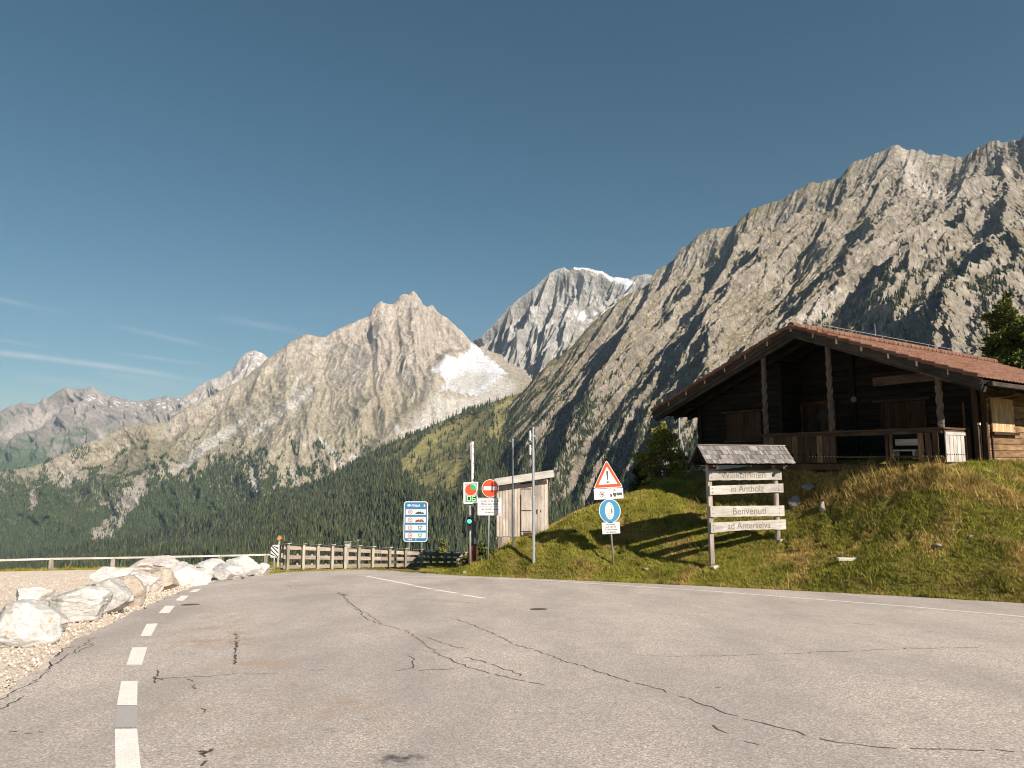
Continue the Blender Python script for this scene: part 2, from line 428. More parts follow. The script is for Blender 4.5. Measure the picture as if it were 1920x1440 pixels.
# ---- the big rocky mountain on the right
def z_right(px, py, a, b, up, d, cv):
    n = fbm(a / 70, b / 110, 5, 45); n2 = fbm(a / 16, b / 34, 4, 49); n3 = fbm(a / 300, b / 260, 3, 51)
    rock = nmix(C(.30, .268, .225), (C(.44, .395, .34), sst(-.1, .5, n2)), (C(.22, .19, .155), sst(.0, .45, n) * .6), (C(.15, .13, .095), sst(.12, .42, fbm(a / 7, b / 13, 3, 47)) * .5))  # last layer: dark speckle for bushes and rock shading, put into the colour
    grass = sst(-.25, .25, .55 * n + .35 * n2 + n3 * .5 + (up - .52) * 1.5 + (px < 1500) * .05 + .06)
    grass *= sst(1900, 1500, px + 100 * n3) * .55 + .45
    grass *= sst(255, 420, py + 60 * n)
    out = lerp3(rock, np.broadcast_to(C(.20, .17, .07), rock.shape), grass * .78)
    lowg = sst(600, 760, py + 50 * n) * sst(-.1, .3, n + up - .5)
    out = lerp3(out, np.broadcast_to(C(.065, .07, .03), out.shape), lowg * .7)
    sc = inside(px, py, [(1690, 275), (1730, 310), (1800, 330), (1790, 345), (1740, 330), (1695, 305)], 6, n2 * 8) + inside(px, py, [(1640, 482), (1600, 500), (1540, 545), (1505, 575), (1495, 570), (1540, 520)], 4, n2 * 4)
    sc += inside(px, py, [(1262, 600), (1290, 625), (1284, 632), (1258, 610)], 3, n2 * 3)
    st = sst(.42, .6, ridged(a / 60, b / 900, 77) * (0.7 + .5 * n)) * sst(350, 420, py) * sst(640, 560, py)
    out = lerp3(out, np.broadcast_to(C(.50, .46, .40), out.shape), np.clip(sc + st * .4, 0, 1))
    return out
rs = [(872, 905), (884, 888), (893, 868), (903, 846), (912, 826), (922, 807), (935, 787), (950, 770), (967, 750), (980, 738), (992, 725), (1000, 710), (1015, 695), (1032, 677), (1050, 668), (1067, 655), (1080, 640), (1100, 617), (1112, 605), (1125, 592), (1138, 582), (1152, 572), (1163, 562), (1175, 552),
      (1200, 543), (1220, 530), (1227, 510), (1232, 506), (1248, 498), (1262, 489), (1275, 467), (1290, 460), (1301, 448), (1311, 437), (1335, 429), (1360, 426), (1384, 422), (1387, 411), (1400, 400), (1410, 392), (1425, 388), (1440, 382), (1462, 375),
      (1470, 374), (1480, 364), (1489, 358), (1503, 352), (1515, 345), (1530, 343), (1550, 339), (1572, 334), (1585, 322), (1599, 305), (1616, 299), (1632, 292), (1650, 286), (1662, 280), (1670, 276), (1678, 272), (1687, 273), (1695, 277), (1710, 280), (1724, 282),
      (1735, 288), (1745, 290), (1758, 291), (1770, 290), (1782, 294), (1791, 296), (1807, 295), (1817, 288), (1828, 280), (1840, 274), (1853, 267), (1862, 263), (1870, 262), (1877, 268), (1882, 271), (1888, 267), (1895, 264), (1914, 263), (1920, 252),
      (1935, 250), (1960, 262), (2010, 280), (2100, 300), (2250, 340), (2450, 400), (2700, 480)]
def spurs(px, py, a, b):
    out = 0
    for (x0, y0, x1, y1, A, wr) in ((1960, 285, 1600, 545, 105, 120), (1990, 400, 1700, 640, 85, 110), (1700, 300, 1560, 520, 45, 60), (1990, 560, 1820, 760, 70, 90)):
        L = math.hypot(x1 - x0, y1 - y0); ex, ey = (x1 - x0) / L, (y1 - y0) / L
        t = ((px - x0) * ex + (py - y0) * ey) / L; s = (px - x0) * (-ey) + (py - y0) * ex
        s = -s + 22 * fbm(a / 90, b / 90, 4, 401) + 8 * fbm(a / 22, b / 22, 3, 403)
        out = out + A * sst(-.05, .18, t) * sst(1.1, .8, t) * np.where(s > 0, np.exp(-np.maximum(s, 0) / wr), np.exp(np.minimum(s, 0) / 9))
    return out
def ru(x): return (x - 872) / (2700 - 872)
r0 = [(ru(x), x, y, np.interp(x, [872, 1000, 1265, 1480, 1680, 1800, 1850, 1920, 2200, 2700], [2450, 2900, 2850, 2650, 2500, 2440, 2370, 2260, 1900, 1400])) for x, y in rs]
ft = [(872, 878, 985, 1900), (992, 900, 985, 1650), (1100, 925, 985, 1450), (1265, 985, 990, 1300), (1480, 1120, 1000, 1080), (1680, 1340, 1000, 900), (1920, 1640, 1000, 760), (2200, 2000, 1000, 680), (2700, 2600, 1000, 600)]
r1 = [(ru(t_), x, y, D) for t_, x, y, D in ft]
mr = [(872, 875, 935, 2100), (992, 938, 860, 1950), (1100, 990, 800, 1820), (1265, 1085, 740, 1700), (1480, 1250, 690, 1480), (1680, 1480, 640, 1280), (1920, 1760, 600, 1180), (2200, 2080, 620, 1080), (2700, 2650, 700, 950)]
r05 = [(ru(t_), x, y, D) for t_, x, y, D in mr]
right = build_mountain('mountain', [r0, r05, r1], 1500, 900, [(460, 2.6, 70, 1.4), (190, 4.5, 44, 1.3), (92, 4.5, 27, 1.2), (42, 3.5, 14, 1.1), (19, 2.6, 6.5, 1), (9, 2, 3, 1)], z_right, M_rock_near, jag=(26, 9), seed=61, rough=(20, 12), rowv=[0, .55, 1], flow=.20, warp=.8, extra=spurs)

# ---- the wooded valley side in front of the massif
def z_wood(px, py, a, b, up, d, cv):
    n = fbm(a / 110, b / 160, 4, 65); n2 = fbm(a / 26, b / 40, 4, 69)
    mead = inside(px, py, [(1040, 690), (940, 738), (790, 803), (700, 848), (650, 880), (720, 895), (800, 900), (860, 925), (905, 850), (1000, 770)], 14, n * 22)
    out = nmix(C(.045, .055, .028), (C(.075, .08, .034), sst(-.1, .5, n)), (C(.235, .215, .085), mead), (C(.40, .33, .22), mead * sst(.15, .5, n2 + n * .5) * .8),
               (C(.12, .13, .05), sst(.32, .5, n2) * .6))
    sc = np.zeros(px.shape)
    for f in ([(845, 952), (815, 972), (803, 985), (806, 968), (828, 948), (850, 938)], [(812, 985), (822, 980), (812, 1005), (806, 1030), (800, 1020)], [(690, 980), (700, 985), (685, 1005), (676, 1012), (680, 992)],
              [(735, 950), (750, 955), (742, 962), (730, 958)]):
        sc = np.maximum(sc, inside(px, py, f, 3, n2 * 5))
    return lerp3(out, np.broadcast_to(C(.42, .38, .31), out.shape), sc)
tp = [(-450, 1075, 2500), (0, 1046, 2650), (120, 1030, 2650), (220, 1014, 2640), (300, 998, 2620), (400, 968, 2600), (480, 941, 2600), (560, 918, 2650), (605, 900, 2700), (667, 867, 2780), (722, 837, 2850), (790, 807, 2900),
      (872, 771, 2980), (940, 748, 3040), (1000, 727, 3100), (1100, 690, 3300)]
r0 = [((x + 450) / 1550, x, y, D) for x, y, D in tp]
r1 = [(0, -700, 1150, 900), (.3, -100, 1160, 850), (.6, 500, 1160, 820), (1, 1150, 1160, 900)]
wood = build_mountain('hills', [r0, r1], 700, 420, [(380, 3, 60, 1.3), (150, 3, 20, 1.2)], z_wood, M_rock_near, jag=(60, 3), seed=83, rough=(50, 6), back=False)

# ------------------------------------------------------------------ conifers of the far woods: one mass nobody could count
FV, FF, FC, FN = [], [], [], 0
def scatter(M, count, dens, hr, seed, tone=(1, 1, 1)):
    global FN
    g = np.random.default_rng(seed)
    P = M['P']; nr, nc = P.shape[:2]
    cell = np.linalg.norm(np.cross(P[1:, :-1] - P[:-1, :-1], P[:-1, 1:] - P[:-1, :-1]), axis=2)
    im = M['img'][:-1, :-1]
    w = dens(im[..., 0], im[..., 1], M['a'][:-1, :-1], M['b'][:-1, :-1], M['nn'][:-1, :-1, 2]) * cell
    w = w / (P[:-1, :-1, 1] ** 1.0)
    vis = (im[..., 0] > -80) & (im[..., 0] < 2000) & (im[..., 1] < 1085)
    w = (w * vis).ravel(); w = w / w.sum()
    idx = g.choice(len(w), count, p=w)
    i, j = idx // (nc - 1), idx % (nc - 1)
    fu, fv = g.random(count)[:, None], g.random(count)[:, None]
    p = (P[i, j] * (1 - fu) * (1 - fv) + P[i, j + 1] * fu * (1 - fv) + P[i + 1, j] * (1 - fu) * fv + P[i + 1, j + 1] * fu * fv)
    h = g.uniform(hr[0], hr[1], count) * (g.random(count) * .35 + .75)
    k = 6; tiers = ((0.05, .5, 1.0), (.30, .78, .72), (.58, 1.0, .42))
    ang = np.arange(k) / k * 2 * np.pi
    V = []
    for (z0, z1, rr) in tiers:
        rad = h[:, None] * .19 * rr * g.uniform(.75, 1.3, (count, k))
        off = g.random((count, 1)) * 6
        ring = np.stack([p[:, None, 0] + rad * np.cos(ang + off), p[:, None, 1] + rad * np.sin(ang + off), p[:, None, 2] + h[:, None] * (z0 + g.uniform(-.03, .03, (count, k)))], -1)
        tip = p + np.stack([0 * h, 0 * h, h * z1], -1)
        V.append(ring); V.append(tip[:, None])
    V = np.concatenate(V, 1)
    tr = []
    for t_ in range(3):
        b0 = t_ * (k + 1)
        for q in range(k): tr.append((b0 + q, b0 + (q + 1) % k, b0 + k))
    tr = np.array(tr)
    nvt = 3 * (k + 1)
    FF.append((FN + np.arange(count)[:, None, None] * nvt + tr[None]).reshape(-1, 3)); FN += count * nvt
    FV.append(V.reshape(-1, 3))
    t1 = g.random((count, 1)) ** 2
    base = np.array([.024, .034, .020]) * (1 - t1) + np.array([.078, .085, .036]) * t1
    base = base * g.uniform(.7, 1.25, (count, 1)) * np.array(tone)
    FC.append(np.repeat(base, nvt, 0))
def d_wood(px, py, a, b, nz):
    n = fbm(a / 110, b / 160, 4, 65); n2 = fbm(a / 26, b / 40, 4, 69)
    mead = inside(px, py, [(1040, 690), (940, 738), (800, 798), (745, 830), (720, 862), (770, 880), (820, 900), (870, 920), (905, 850), (1000, 770)], 14, n * 40)
    bare = np.zeros(px.shape)
    for f in ([(845, 952), (815, 972), (803, 985), (806, 968), (828, 948), (850, 938)], [(812, 985), (822, 980), (812, 1005), (806, 1030), (800, 1020)], [(690, 980), (700, 985), (685, 1005), (676, 1012), (680, 992)],
              [(735, 950), (750, 955), (742, 962), (730, 958)]):
        bare = np.maximum(bare, inside(px, py, f, 3, n2 * 4))
    clr = sst(.28, .5, fbm(a / 90, b / 420, 3, 91) + .2 * n2) * .85
    return (1 - .96 * mead) * (1 - bare) * (1 - clr) + .01
scatter(wood, 42000, d_wood, (15, 28), 1, (1.25, 1.25, 1.2))
def d_mass(px, py, a, b, nz):
    n = fbm(a / 150, b / 200, 5, 35); n2 = fbm(a / 30, b / 75, 4, 39); n3 = fbm(a / 500, b / 400, 3, 41)
    lo = sst(.0, .25, (py - (1000 - .40 * px - 40 * n3)) / 120 + n * .3) * sst(520, 380, px)
    lo2 = sst(.05, .3, fbm(a / 70, b / 120, 4, 93) + (py - 860) / 220) * sst(760, 820, py + 14 * n) * sst(770, 560, px + (py - 800) * -.8) * .9
    lo3 = sst(868, 960, py) * sst(620, 520, px)
    bare = np.zeros(px.shape)
    for f in ROCKL + FANS: bare = np.maximum(bare, inside(px, py, f, 4, n2 * 8))
    return np.maximum(np.maximum(lo, lo2), lo3 * sst(-.3, .2, n)) * (1 - bare * .95)
scatter(mass, 40000, d_mass, (11, 19), 2, (1.4, 1.5, 1.45))
def d_right(px, py, a, b, nz):
    n = fbm(a / 60, b / 130, 4, 95); n3 = fbm(a / 260, b / 200, 3, 97)
    lo = sst(-.08, .22, n + (py - 760) / 330 + .3 * n3) * sst(620, 700, py + 30 * n)
    hi = sst(.22, .42, fbm(a / 45, b / 60, 3, 99) + inside(px, py, [(1500, 560), (1700, 470), (1900, 460), (1900, 620), (1700, 600), (1560, 610)], 30) * .35 - .1) * inside(px, py, [(1480, 540), (1700, 440), (1930, 420), (1930, 640), (1500, 640)], 20)
    return (lo + hi * .35) * np.clip(.35 + nz, .1, 1)
scatter(right, 42000, d_right, (9, 17), 3, (1.0, 1.0, 1.0))
b_ = NB('conifer_needles', .9, .1)
b_.color(b_.attr('Col').outputs['Color'])
fo = np_mesh('forest', np.concatenate(FV), np.concatenate(FF), b_.m, np.concatenate(FC), smooth=False)
setp(fo, 'dense dark green conifer wood covering the valley side and lower mountain slopes', 'forest', kind='stuff')
del FV, FF, FC
# ------------------------------------------------------------------ near terrain
EDGE = [G(*p)[:2] for p in ((827, 1077), (870, 1079.5), (960, 1083), (1100, 1089), (1300, 1098), (1527, 1109), (1750, 1121), (1920, 1131), (2300, 1154))] + [(25, 4.5), (26, -8), (27, -30)]
EDGE = np.array(EDGE)
def edge_dist(x, y):
    """signed distance to the right edge of the asphalt, positive on the grass side"""
    best = np.full(x.shape, 1e9); sg = np.zeros(x.shape)
    for i in range(len(EDGE) - 1):
        a, b = EDGE[i], EDGE[i + 1]; e = b - a; L2 = e @ e
        t = np.clip(((x - a[0]) * e[0] + (y - a[1]) * e[1]) / L2, 0, 1)
        dx, dy = x - a[0] - t * e[0], y - a[1] - t * e[1]
        d = np.hypot(dx, dy); c = e[0] * (y - a[1]) - e[1] * (x - a[0])
        m = d < best; best = np.where(m, d, best); sg = np.where(m, np.sign(c), sg)
    return best * sg
hp = [(1339, 1062, 23.4), (1462, 1015, 24.1), (1150, 1062, 25.6), (1000, 1055, 26.9), (962, 1022, 28), (915, 1052, 28.65), (885, 1060, 29.2), (1920, 1000, 18.4), (1920, 920, 20.4), (1920, 868, 23.0), (1840, 874, 22.2),
      (1765, 883, 21.3), (1700, 1000, 20.3), (1700, 1060, 19.0), (1700, 930, 21.6), (1680, 881, 22.6), (1600, 880, 24.0), (1500, 869, 26.2), (1430, 866, 27.8), (1500, 940, 25.1), (1500, 1000, 23.9), (1600, 1000, 22.2), (1600, 930, 23.3), (1320, 890, 31.0), (1260, 895, 33), (1200, 924, 30.2), (1100, 955, 28.8), (1150, 945, 29.2), (1140, 990, 27.2), (1075, 1010, 26.9),
      (1050, 977, 28.5), (1028, 1000, 28.9), (932, 1030, 28.6), (1200, 1000, 26.7), (1100, 1000, 27.3), (1250, 962, 27.4), (1350, 940, 28), (1010, 1030, 27.7),(1420, 1060, 22.6), (1560, 1060, 20.9)]
HP = [at(*p) for p in hp]
for e in EDGE[:9]: HP.append((e[0], e[1], -ROAD_S * e[1]))
HP += [(9, 41, -1.0), (4, 37, -2.8), (0, 34, -3.9), (20, 40, 1.5), (25, 30, 1.6), (30, 20, 1.6), (16, 50, .3), (32, 45, 1.4), (32, 8, 1.2), (34, -10, 1.5), (25, 12, .9), (14.5, 30, 1.3), (11, 34, 1.1), (20, 27, 1.45), (24, 22, 1.5), (15, 25.5, 1.3), (12.5, 27.5, 1.3), (-2, 31, -3.5), (60, 60, 3), (60, 0, 4)]
HP = np.array(HP)
def tps(r2): return np.where(r2 > 1e-9, r2 * np.log(r2 + 1e-12) * .5, 0)
nh = len(HP)
K = tps(((HP[:, None, :2] - HP[None, :, :2]) ** 2).sum(2)) + np.diag(np.where(np.arange(nh) < 7, .01, .6))
Pm = np.concatenate([np.ones((nh, 1)), HP[:, :2]], 1)
Am = np.block([[K, Pm], [Pm.T, np.zeros((3, 3))]])
Wt = np.linalg.solve(Am, np.concatenate([HP[:, 2], np.zeros(3)]))
def hill(x, y):
    sh = x.shape; x = x.ravel(); y = y.ravel(); out = np.zeros(len(x))
    for i in range(0, len(x), 20000):
        a = np.stack([x[i:i + 20000], y[i:i + 20000]], 1)
        r2 = ((a[:, None] - HP[None, :, :2]) ** 2).sum(2)
        out[i:i + 20000] = tps(r2) @ Wt[:nh] + Wt[nh] + a @ Wt[nh + 1:]
    return out.reshape(sh)
FENCE = np.array([(-400, 20), (-60, 26.5), G(0, 1069)[:2], G(230, 1064.5)[:2], G(505, 1059.5)[:2], G(535, 1066)[:2], G(700, 1063)[:2], G(880, 1058.5)[:2], (3, 35.5), (8, 41), (20, 54), (60, 75), (400, 120)])
CAB_O = at(1845, 869, 23.5)
D1 = np.array([-.552, .834]); D2 = np.array([.834, .552])
def terrain(x, y, fine=True):
    x = np.asarray(x, float); y = np.asarray(y, float)
    pl = -ROAD_S * y
    ed = edge_dist(x, y)
    h = hill(x, y)
    flat = (np.abs(x) < 80) & (y < 90)
    h = np.where(flat, h, 1.0)
    h = np.minimum(np.minimum(h, 2.4), pl + 1.6 + .9 * np.maximum(0, x))
    w = sst(0.0, .45, ed)
    z = np.where(ed > 0, np.maximum(pl + .05 * sst(0, .3, ed) , pl * (1 - w) + h * w), pl - .03 * sst(0.0, -.12, ed) )
    # lumps of the turf
    if fine:
        lump = (.045 * fbm(x / 1.3, y / 1.3, 3, 301) + .075 * fbm(x / .38, y / .38, 3, 303)) * sst(.1, 1.2, ed)
        lump -= .15 * sst(.22, .45, fbm(x / .8, y / .6, 3, 307)) * sst(.5, 2.0, ed)
        z = z + np.where(ed > 0, lump, 0)
        z = z + .012 * fbm(x / .5, y / .5, 3, 311) * (ed < -.5) * 0
    # fall away beyond the barrier
    fy = np.interp(x, FENCE[:, 0], FENCE[:, 1])
    q = np.maximum(0, y - fy - 1.0)
    drop = np.where(q < 40, .55 * q * sst(0, 5, q), 22 + .22 * (q - 40))
    z = z - np.minimum(drop, 900)
    z = np.minimum(z, np.where(q > 0, 1e3, 1e3))
    return np.maximum(z, -700)
def road_in(x, y):
    return sdpoly(x, y, ROADP)
lp = [(-200, 1480), (0, 1302), (33, 1281), (80, 1250), (110, 1227), (133, 1203), (200, 1173), (267, 1141), (310, 1121), (352, 1104), (406, 1089), (460, 1081), (496, 1077.5), (515, 1075), (560, 1071.5), (640, 1069), (740, 1066.5), (800, 1066), (850, 1064.5)]
cor = [(2.0, 33.6), (8, 33.5), (15, 31), (14, 28.6), (6, 30.2), (0.5, 30.0)]
ROADP = [(-5, -12), (-4.6, 0)] + [tuple(G(*p)[:2]) for p in lp] + cor + [tuple(e) for e in EDGE[:9]] + [(25, 4.5), (26, -12)]
ROADP = np.array(ROADP)

def axis(segs):
    out = []
    for a, b, st in segs: out.append(np.arange(a, b, st))
    return np.concatenate(out)
gx = axis([(-6000, -1000, 500), (-1000, -200, 80), (-200, -60, 14), (-60, -26, 1.2), (-26, -5, .25), (-5, 22, .13), (22, 40, .5), (40, 100, 6), (100, 1000, 90), (1000, 6001, 500)])
gy = axis([(-60, -4, 4), (-4, 4, .8), (4, 13, .3), (13, 37, .13), (37, 60, .8), (60, 200, 8), (200, 1000, 60), (1000, 9001, 500)])
GX, GY = np.meshgrid(gx, gy)
GZ = terrain(GX, GY)
ed = edge_dist(GX, GY); rd = road_in(GX, GY)
# keep the sheet just below the asphalt, just above it outside
onroad = rd < 0
GZ = np.where(onroad & (ed < .3), np.minimum(GZ, -ROAD_S * GY - .035 * sst(0, -.3, rd)), GZ)
fy = np.interp(GX, FENCE[:, 0], FENCE[:, 1])
grass = np.where(ed > -.15, sst(-.10, .02, ed + .10 * fbm(GX / .3, GY / .3, 2, 321)), 0)
strip = sst(-1.3, -.7, GY - fy + .3 * fbm(GX / .5, GY / .5, 2, 323)) * (GX < 3)
tongue = sst(.05, -.1, sdpoly(GX, GY, [G(493, 1081)[:2], G(505, 1072)[:2], G(520, 1066)[:2], (-7, 33), (3, 36), G(850, 1064)[:2], G(740, 1066)[:2], G(560, 1071)[:2], G(515, 1075.5)[:2]]) + .08 * fbm(GX / .3, GY / .3, 2, 325))
GR = np.clip(np.maximum(np.maximum(grass, strip), tongue), 0, 1)
GR = np.where(GY > 45, 1, GR)
GZ = GZ + np.where((tongue > .5) & ~onroad, .05, 0)

def ground_mat():
    b = NB('ground_soil', .95, .1)
    p = b.obj(); g = b.n('ShaderNodeSeparateColor'); b.put(g.inputs[0], b.attr('Col').outputs['Color']); gr = g.outputs[0]
    n1 = b.noise(p, .55, 5, .62); n2 = b.noise(p, 3.5, 6, .7); n3 = b.noise(p, 30, 5, .75)
    green = b.mix(b.ramp(n2, [(.40, 0), (.60, 1)]), (.075, .085, .016), (.19, .17, .038))
    green = b.mix(b.ramp(n1, [(.44, 0), (.66, 1)]), green, (.25, .165, .06))
    green = b.mix(b.ramp(b.noise(p, 7, 5, .7, .4), [(.56, 0), (.68, 1)]), green, (.030, .024, .012))
    st = b.vor(p, 30, out='Color'); sep = b.n('ShaderNodeSeparateColor'); b.put(sep.inputs[0], st)
    grav = b.mix(sep.outputs[0], (.54, .45, .365), (.92, .82, .71))
    grav = b.mix(b.ramp(n1, [(.35, 0), (.7, .6)]), grav, (.60, .49, .39))
    grav = b.mix(b.ramp(n3, [(.35, .5), (.5, 0)]), grav, (.36, .29, .23))
    b.color(b.mix(gr, grav, green))
    h = b.math('ADD', b.math('MULTIPLY', sep.outputs[1], .35), b.math('MULTIPLY', n3, .6))
    b.bump(h, .8, .03)
    return b.m
M_ground = ground_mat()
ground = np_mesh('ground', np.stack([GX, GY, GZ], -1).reshape(-1, 3), grid_faces(len(gy), len(gx))[:, ::-1], M_ground, np.stack([GR] * 3, -1).reshape(-1, 3))
setp(ground, kind='structure')

# ------------------------------------------------------------------ road sheet
def densify(poly, st=.35, jit=.06):
    out = []
    for i in range(len(poly)):
        a = np.array(poly[i]); b = np.array(poly[(i + 1) % len(poly)]); L = np.linalg.norm(b - a); k = max(1, int(L / st))
        nv = np.array([-(b - a)[1], (b - a)[0]]) / (L + 1e-9)
        for j in range(k):
            q = a + (b - a) * j / k
            out.append(q + nv * jit * rng.normal() * (1 if L < 60 else 0))
    return out
def flat_sheet(name, polys, mat, dz, kind='structure'):
    V, Fa = [], []
    for po in polys:
        k = len(V)
        for q in po: V.append((q[0], q[1], -ROAD_S * q[1] + dz))
        Fa.append(list(range(k, k + len(po))))
    me = bpy.data.meshes.new(name); me.from_pydata(V, [], Fa); me.materials.append(mat)
    import bmesh
    bm = bmesh.new(); bm.from_mesh(me)
    bmesh.ops.recalc_face_normals(bm, faces=bm.faces)
    for f in bm.faces:
        if f.normal.z < 0: f.normal_flip()
    bmesh.ops.triangulate(bm, faces=[f for f in bm.faces if len(f.verts) > 4]); bm.to_mesh(me); bm.free()
    o = bpy.data.objects.new(name, me); COL.objects.link(o)
    if kind: setp(o, kind=kind)
    return o
def asphalt_mat():
    b = NB('asphalt', .9, .2)
    p = b.obj()
    v = b.vor(p, 70, out='Color'); s = b.n('ShaderNodeSeparateColor'); b.put(s.inputs[0], v)
    n = b.noise(p, 45, 5, .8); n2 = b.noise(b.mapv(p, (1.3, .45, 1)), .42, 6, .62); n3 = b.noise(p, 2.2, 5, .65)
    c = b.mix(b.ramp(s.outputs[0], [(.0, 0), (.7, .40), (1.0, 1)]), (.40, .35, .315), (.90, .805, .735))
    c = b.mix(b.ramp(n, [(.38, .95), (.5, 0)]), c, (.17, .148, .13))
    c = b.mix(b.ramp(n2, [(.36, .60), (.62, 0)]), c, (.30, .27, .25))
    c = b.mix(b.ramp(n3, [(.3, .22), (.55, 0)]), c, (.26, .235, .21))
    # rusty stains
    w = b.noise(b.mapv(p, (1, .55, 1)), 1.1, 4, .6)
    sx = b.n('ShaderNodeSeparateXYZ'); b.put(sx.inputs[0], p)
    def blob(x, y, r, k):
        dx = b.math('SUBTRACT', sx.outputs[0], x); dy = b.math('SUBTRACT', sx.outputs[1], y)
        d = b.math('SQRT', b.math('ADD', b.math('MULTIPLY', dx, dx), b.math('MULTIPLY', dy, dy)))
        return b.math('MULTIPLY', b.math('SUBTRACT', 1.0, b.math('DIVIDE', d, r), clamp=True), k)
    for (qx, qy, qr, qk) in ((400, 1158, .34, 1.6), (440, 1164, .30, 1.4), (402, 1178, .34, 1.6), (445, 1186, .3, 1.5), (385, 1200, .42, 2.0), (430, 1206, .4, 1.8), (455, 1245, .35, 1.5), (520, 1292, .3, 1.0), (470, 1398, .2, 1.2), (340, 1330, .4, .8), (665, 1320, .3, 1.2)):
        xq, yq, _z = G(qx, qy); bb = b.math('MULTIPLY', blob(xq, yq, qr * 1.6, qk), b.ramp(b.noise(b.mapv(p, (1, .8, 1)), 4.2, 4, .65), [(.42, 0), (.60, .42)]))
        c = b.mix(bb, c, (.36, .25, .16))
    x0, y0, _ = G(405, 1195); x1, y1, _ = G(640, 1345); x2, y2, _ = G(470, 1250)
    bl = b.math('MAXIMUM', b.math('MAXIMUM', blob(x0, y0, .8, .5), blob(x1, y1, .8, 1.2)), blob(x2, y2, .7, .9))
    c = b.mix(b.math('MULTIPLY', bl, b.ramp(w, [(.46, 0), (.60, .75)])), c, (.40, .28, .18))
    x3, y3, _ = G(752, 1422); x4, y4, _ = G(620, 1370)
    c = b.mix(b.math('MULTIPLY', b.math('MAXIMUM', blob(x3, y3, .22, 2.0), blob(x4, y4, .1, 1.2)), b.ramp(b.noise(p, 9, 4), [(.4, .1), (.6, .8)])), c, (.09, .075, .08))
    b.color(c)
    b.bump(b.math('ADD', s.outputs[1], b.math('MULTIPLY', n, 1.2)), .45, .012)
    return b.m
road = flat_sheet('road', [densify(ROADP)], asphalt_mat(), 0.0)

def paint_mat():
    b = NB('road_paint', .7, .3); p = b.obj()
    n = b.noise(p, 70, 5, .8); n2 = b.noise(p, 4, 4, .6)
    c = b.mix(b.ramp(n, [(.38, 1), (.47, 0)]), (.86, .83, .78), (.50, .46, .42))
    b.color(b.mix(b.ramp(n2, [(.3, .3), (.55, 0)]), c, (.60, .56, .51)))
    return b.m
M_paint = paint_mat()
Q = lambda *pp: [G(*p)[:2] for p in pp]
marks = [Q((215, 1368), (257, 1367), (267, 1475), (217, 1475)), Q((227, 1278), (258, 1277), (257, 1323), (219, 1323)), Q((248, 1214), (276, 1214), (266, 1247), (237, 1247)),
         Q((275, 1170), (296, 1169), (283, 1193), (263, 1193)), Q((310, 1136), (328, 1136), (317, 1150), (297, 1150)), Q((340, 1117), (354, 1117), (343, 1127), (328, 1126)),
         Q((363, 1106), (378, 1104), (368, 1110), (354, 1111))]
def line_strip(pix, w, seg=1):
    P_ = np.array([G(*p)[:2] for p in pix]); out = []
    for i in range(len(P_) - 1):
        a, b = P_[i], P_[i + 1]; t = (b - a) / np.linalg.norm(b - a); nn = np.array([-t[1], t[0]]) * w / 2
        out.append([a - nn, b - nn, b + nn, a + nn])
    for i in range(len(out) - 1):      # mitre
        m1 = (out[i][1] + out[i + 1][0]) / 2; m2 = (out[i][2] + out[i + 1][3]) / 2
        out[i][1] = out[i + 1][0] = m1; out[i][2] = out[i + 1][3] = m2
    return out
marks += line_strip([(673, 1079.5), (740, 1080.3), (800, 1081), (870, 1082.3), (933, 1084.5), (1033, 1089), (1100, 1093.5), (1140, 1096), (1340, 1109), (1527, 1123.5), (1700, 1137), (1920, 1156.5), (2300, 1195)], .12)
marks += line_strip([(688, 1080.6), (730, 1088.6), (773, 1097)], .16) + line_strip([(775, 1098.3), (810, 1104.5)], .16) + line_strip([(816, 1106), (858, 1112.6)], .16) + line_strip([(866, 1115.4), (909, 1122)], .17)
flat_sheet('road_marking', marks, M_paint, .004)
# a worn, blacked-out dash
b_ = NB('faded_paint', .9, .2); n_ = b_.noise(b_.obj(), 50, 4, .7); b_.color(b_.mix(n_, (.28, .265, .26), (.50, .475, .46)))
flat_sheet('road_marking', [Q((219, 1325), (257, 1325), (257, 1364), (214, 1365))], b_.m, .003)
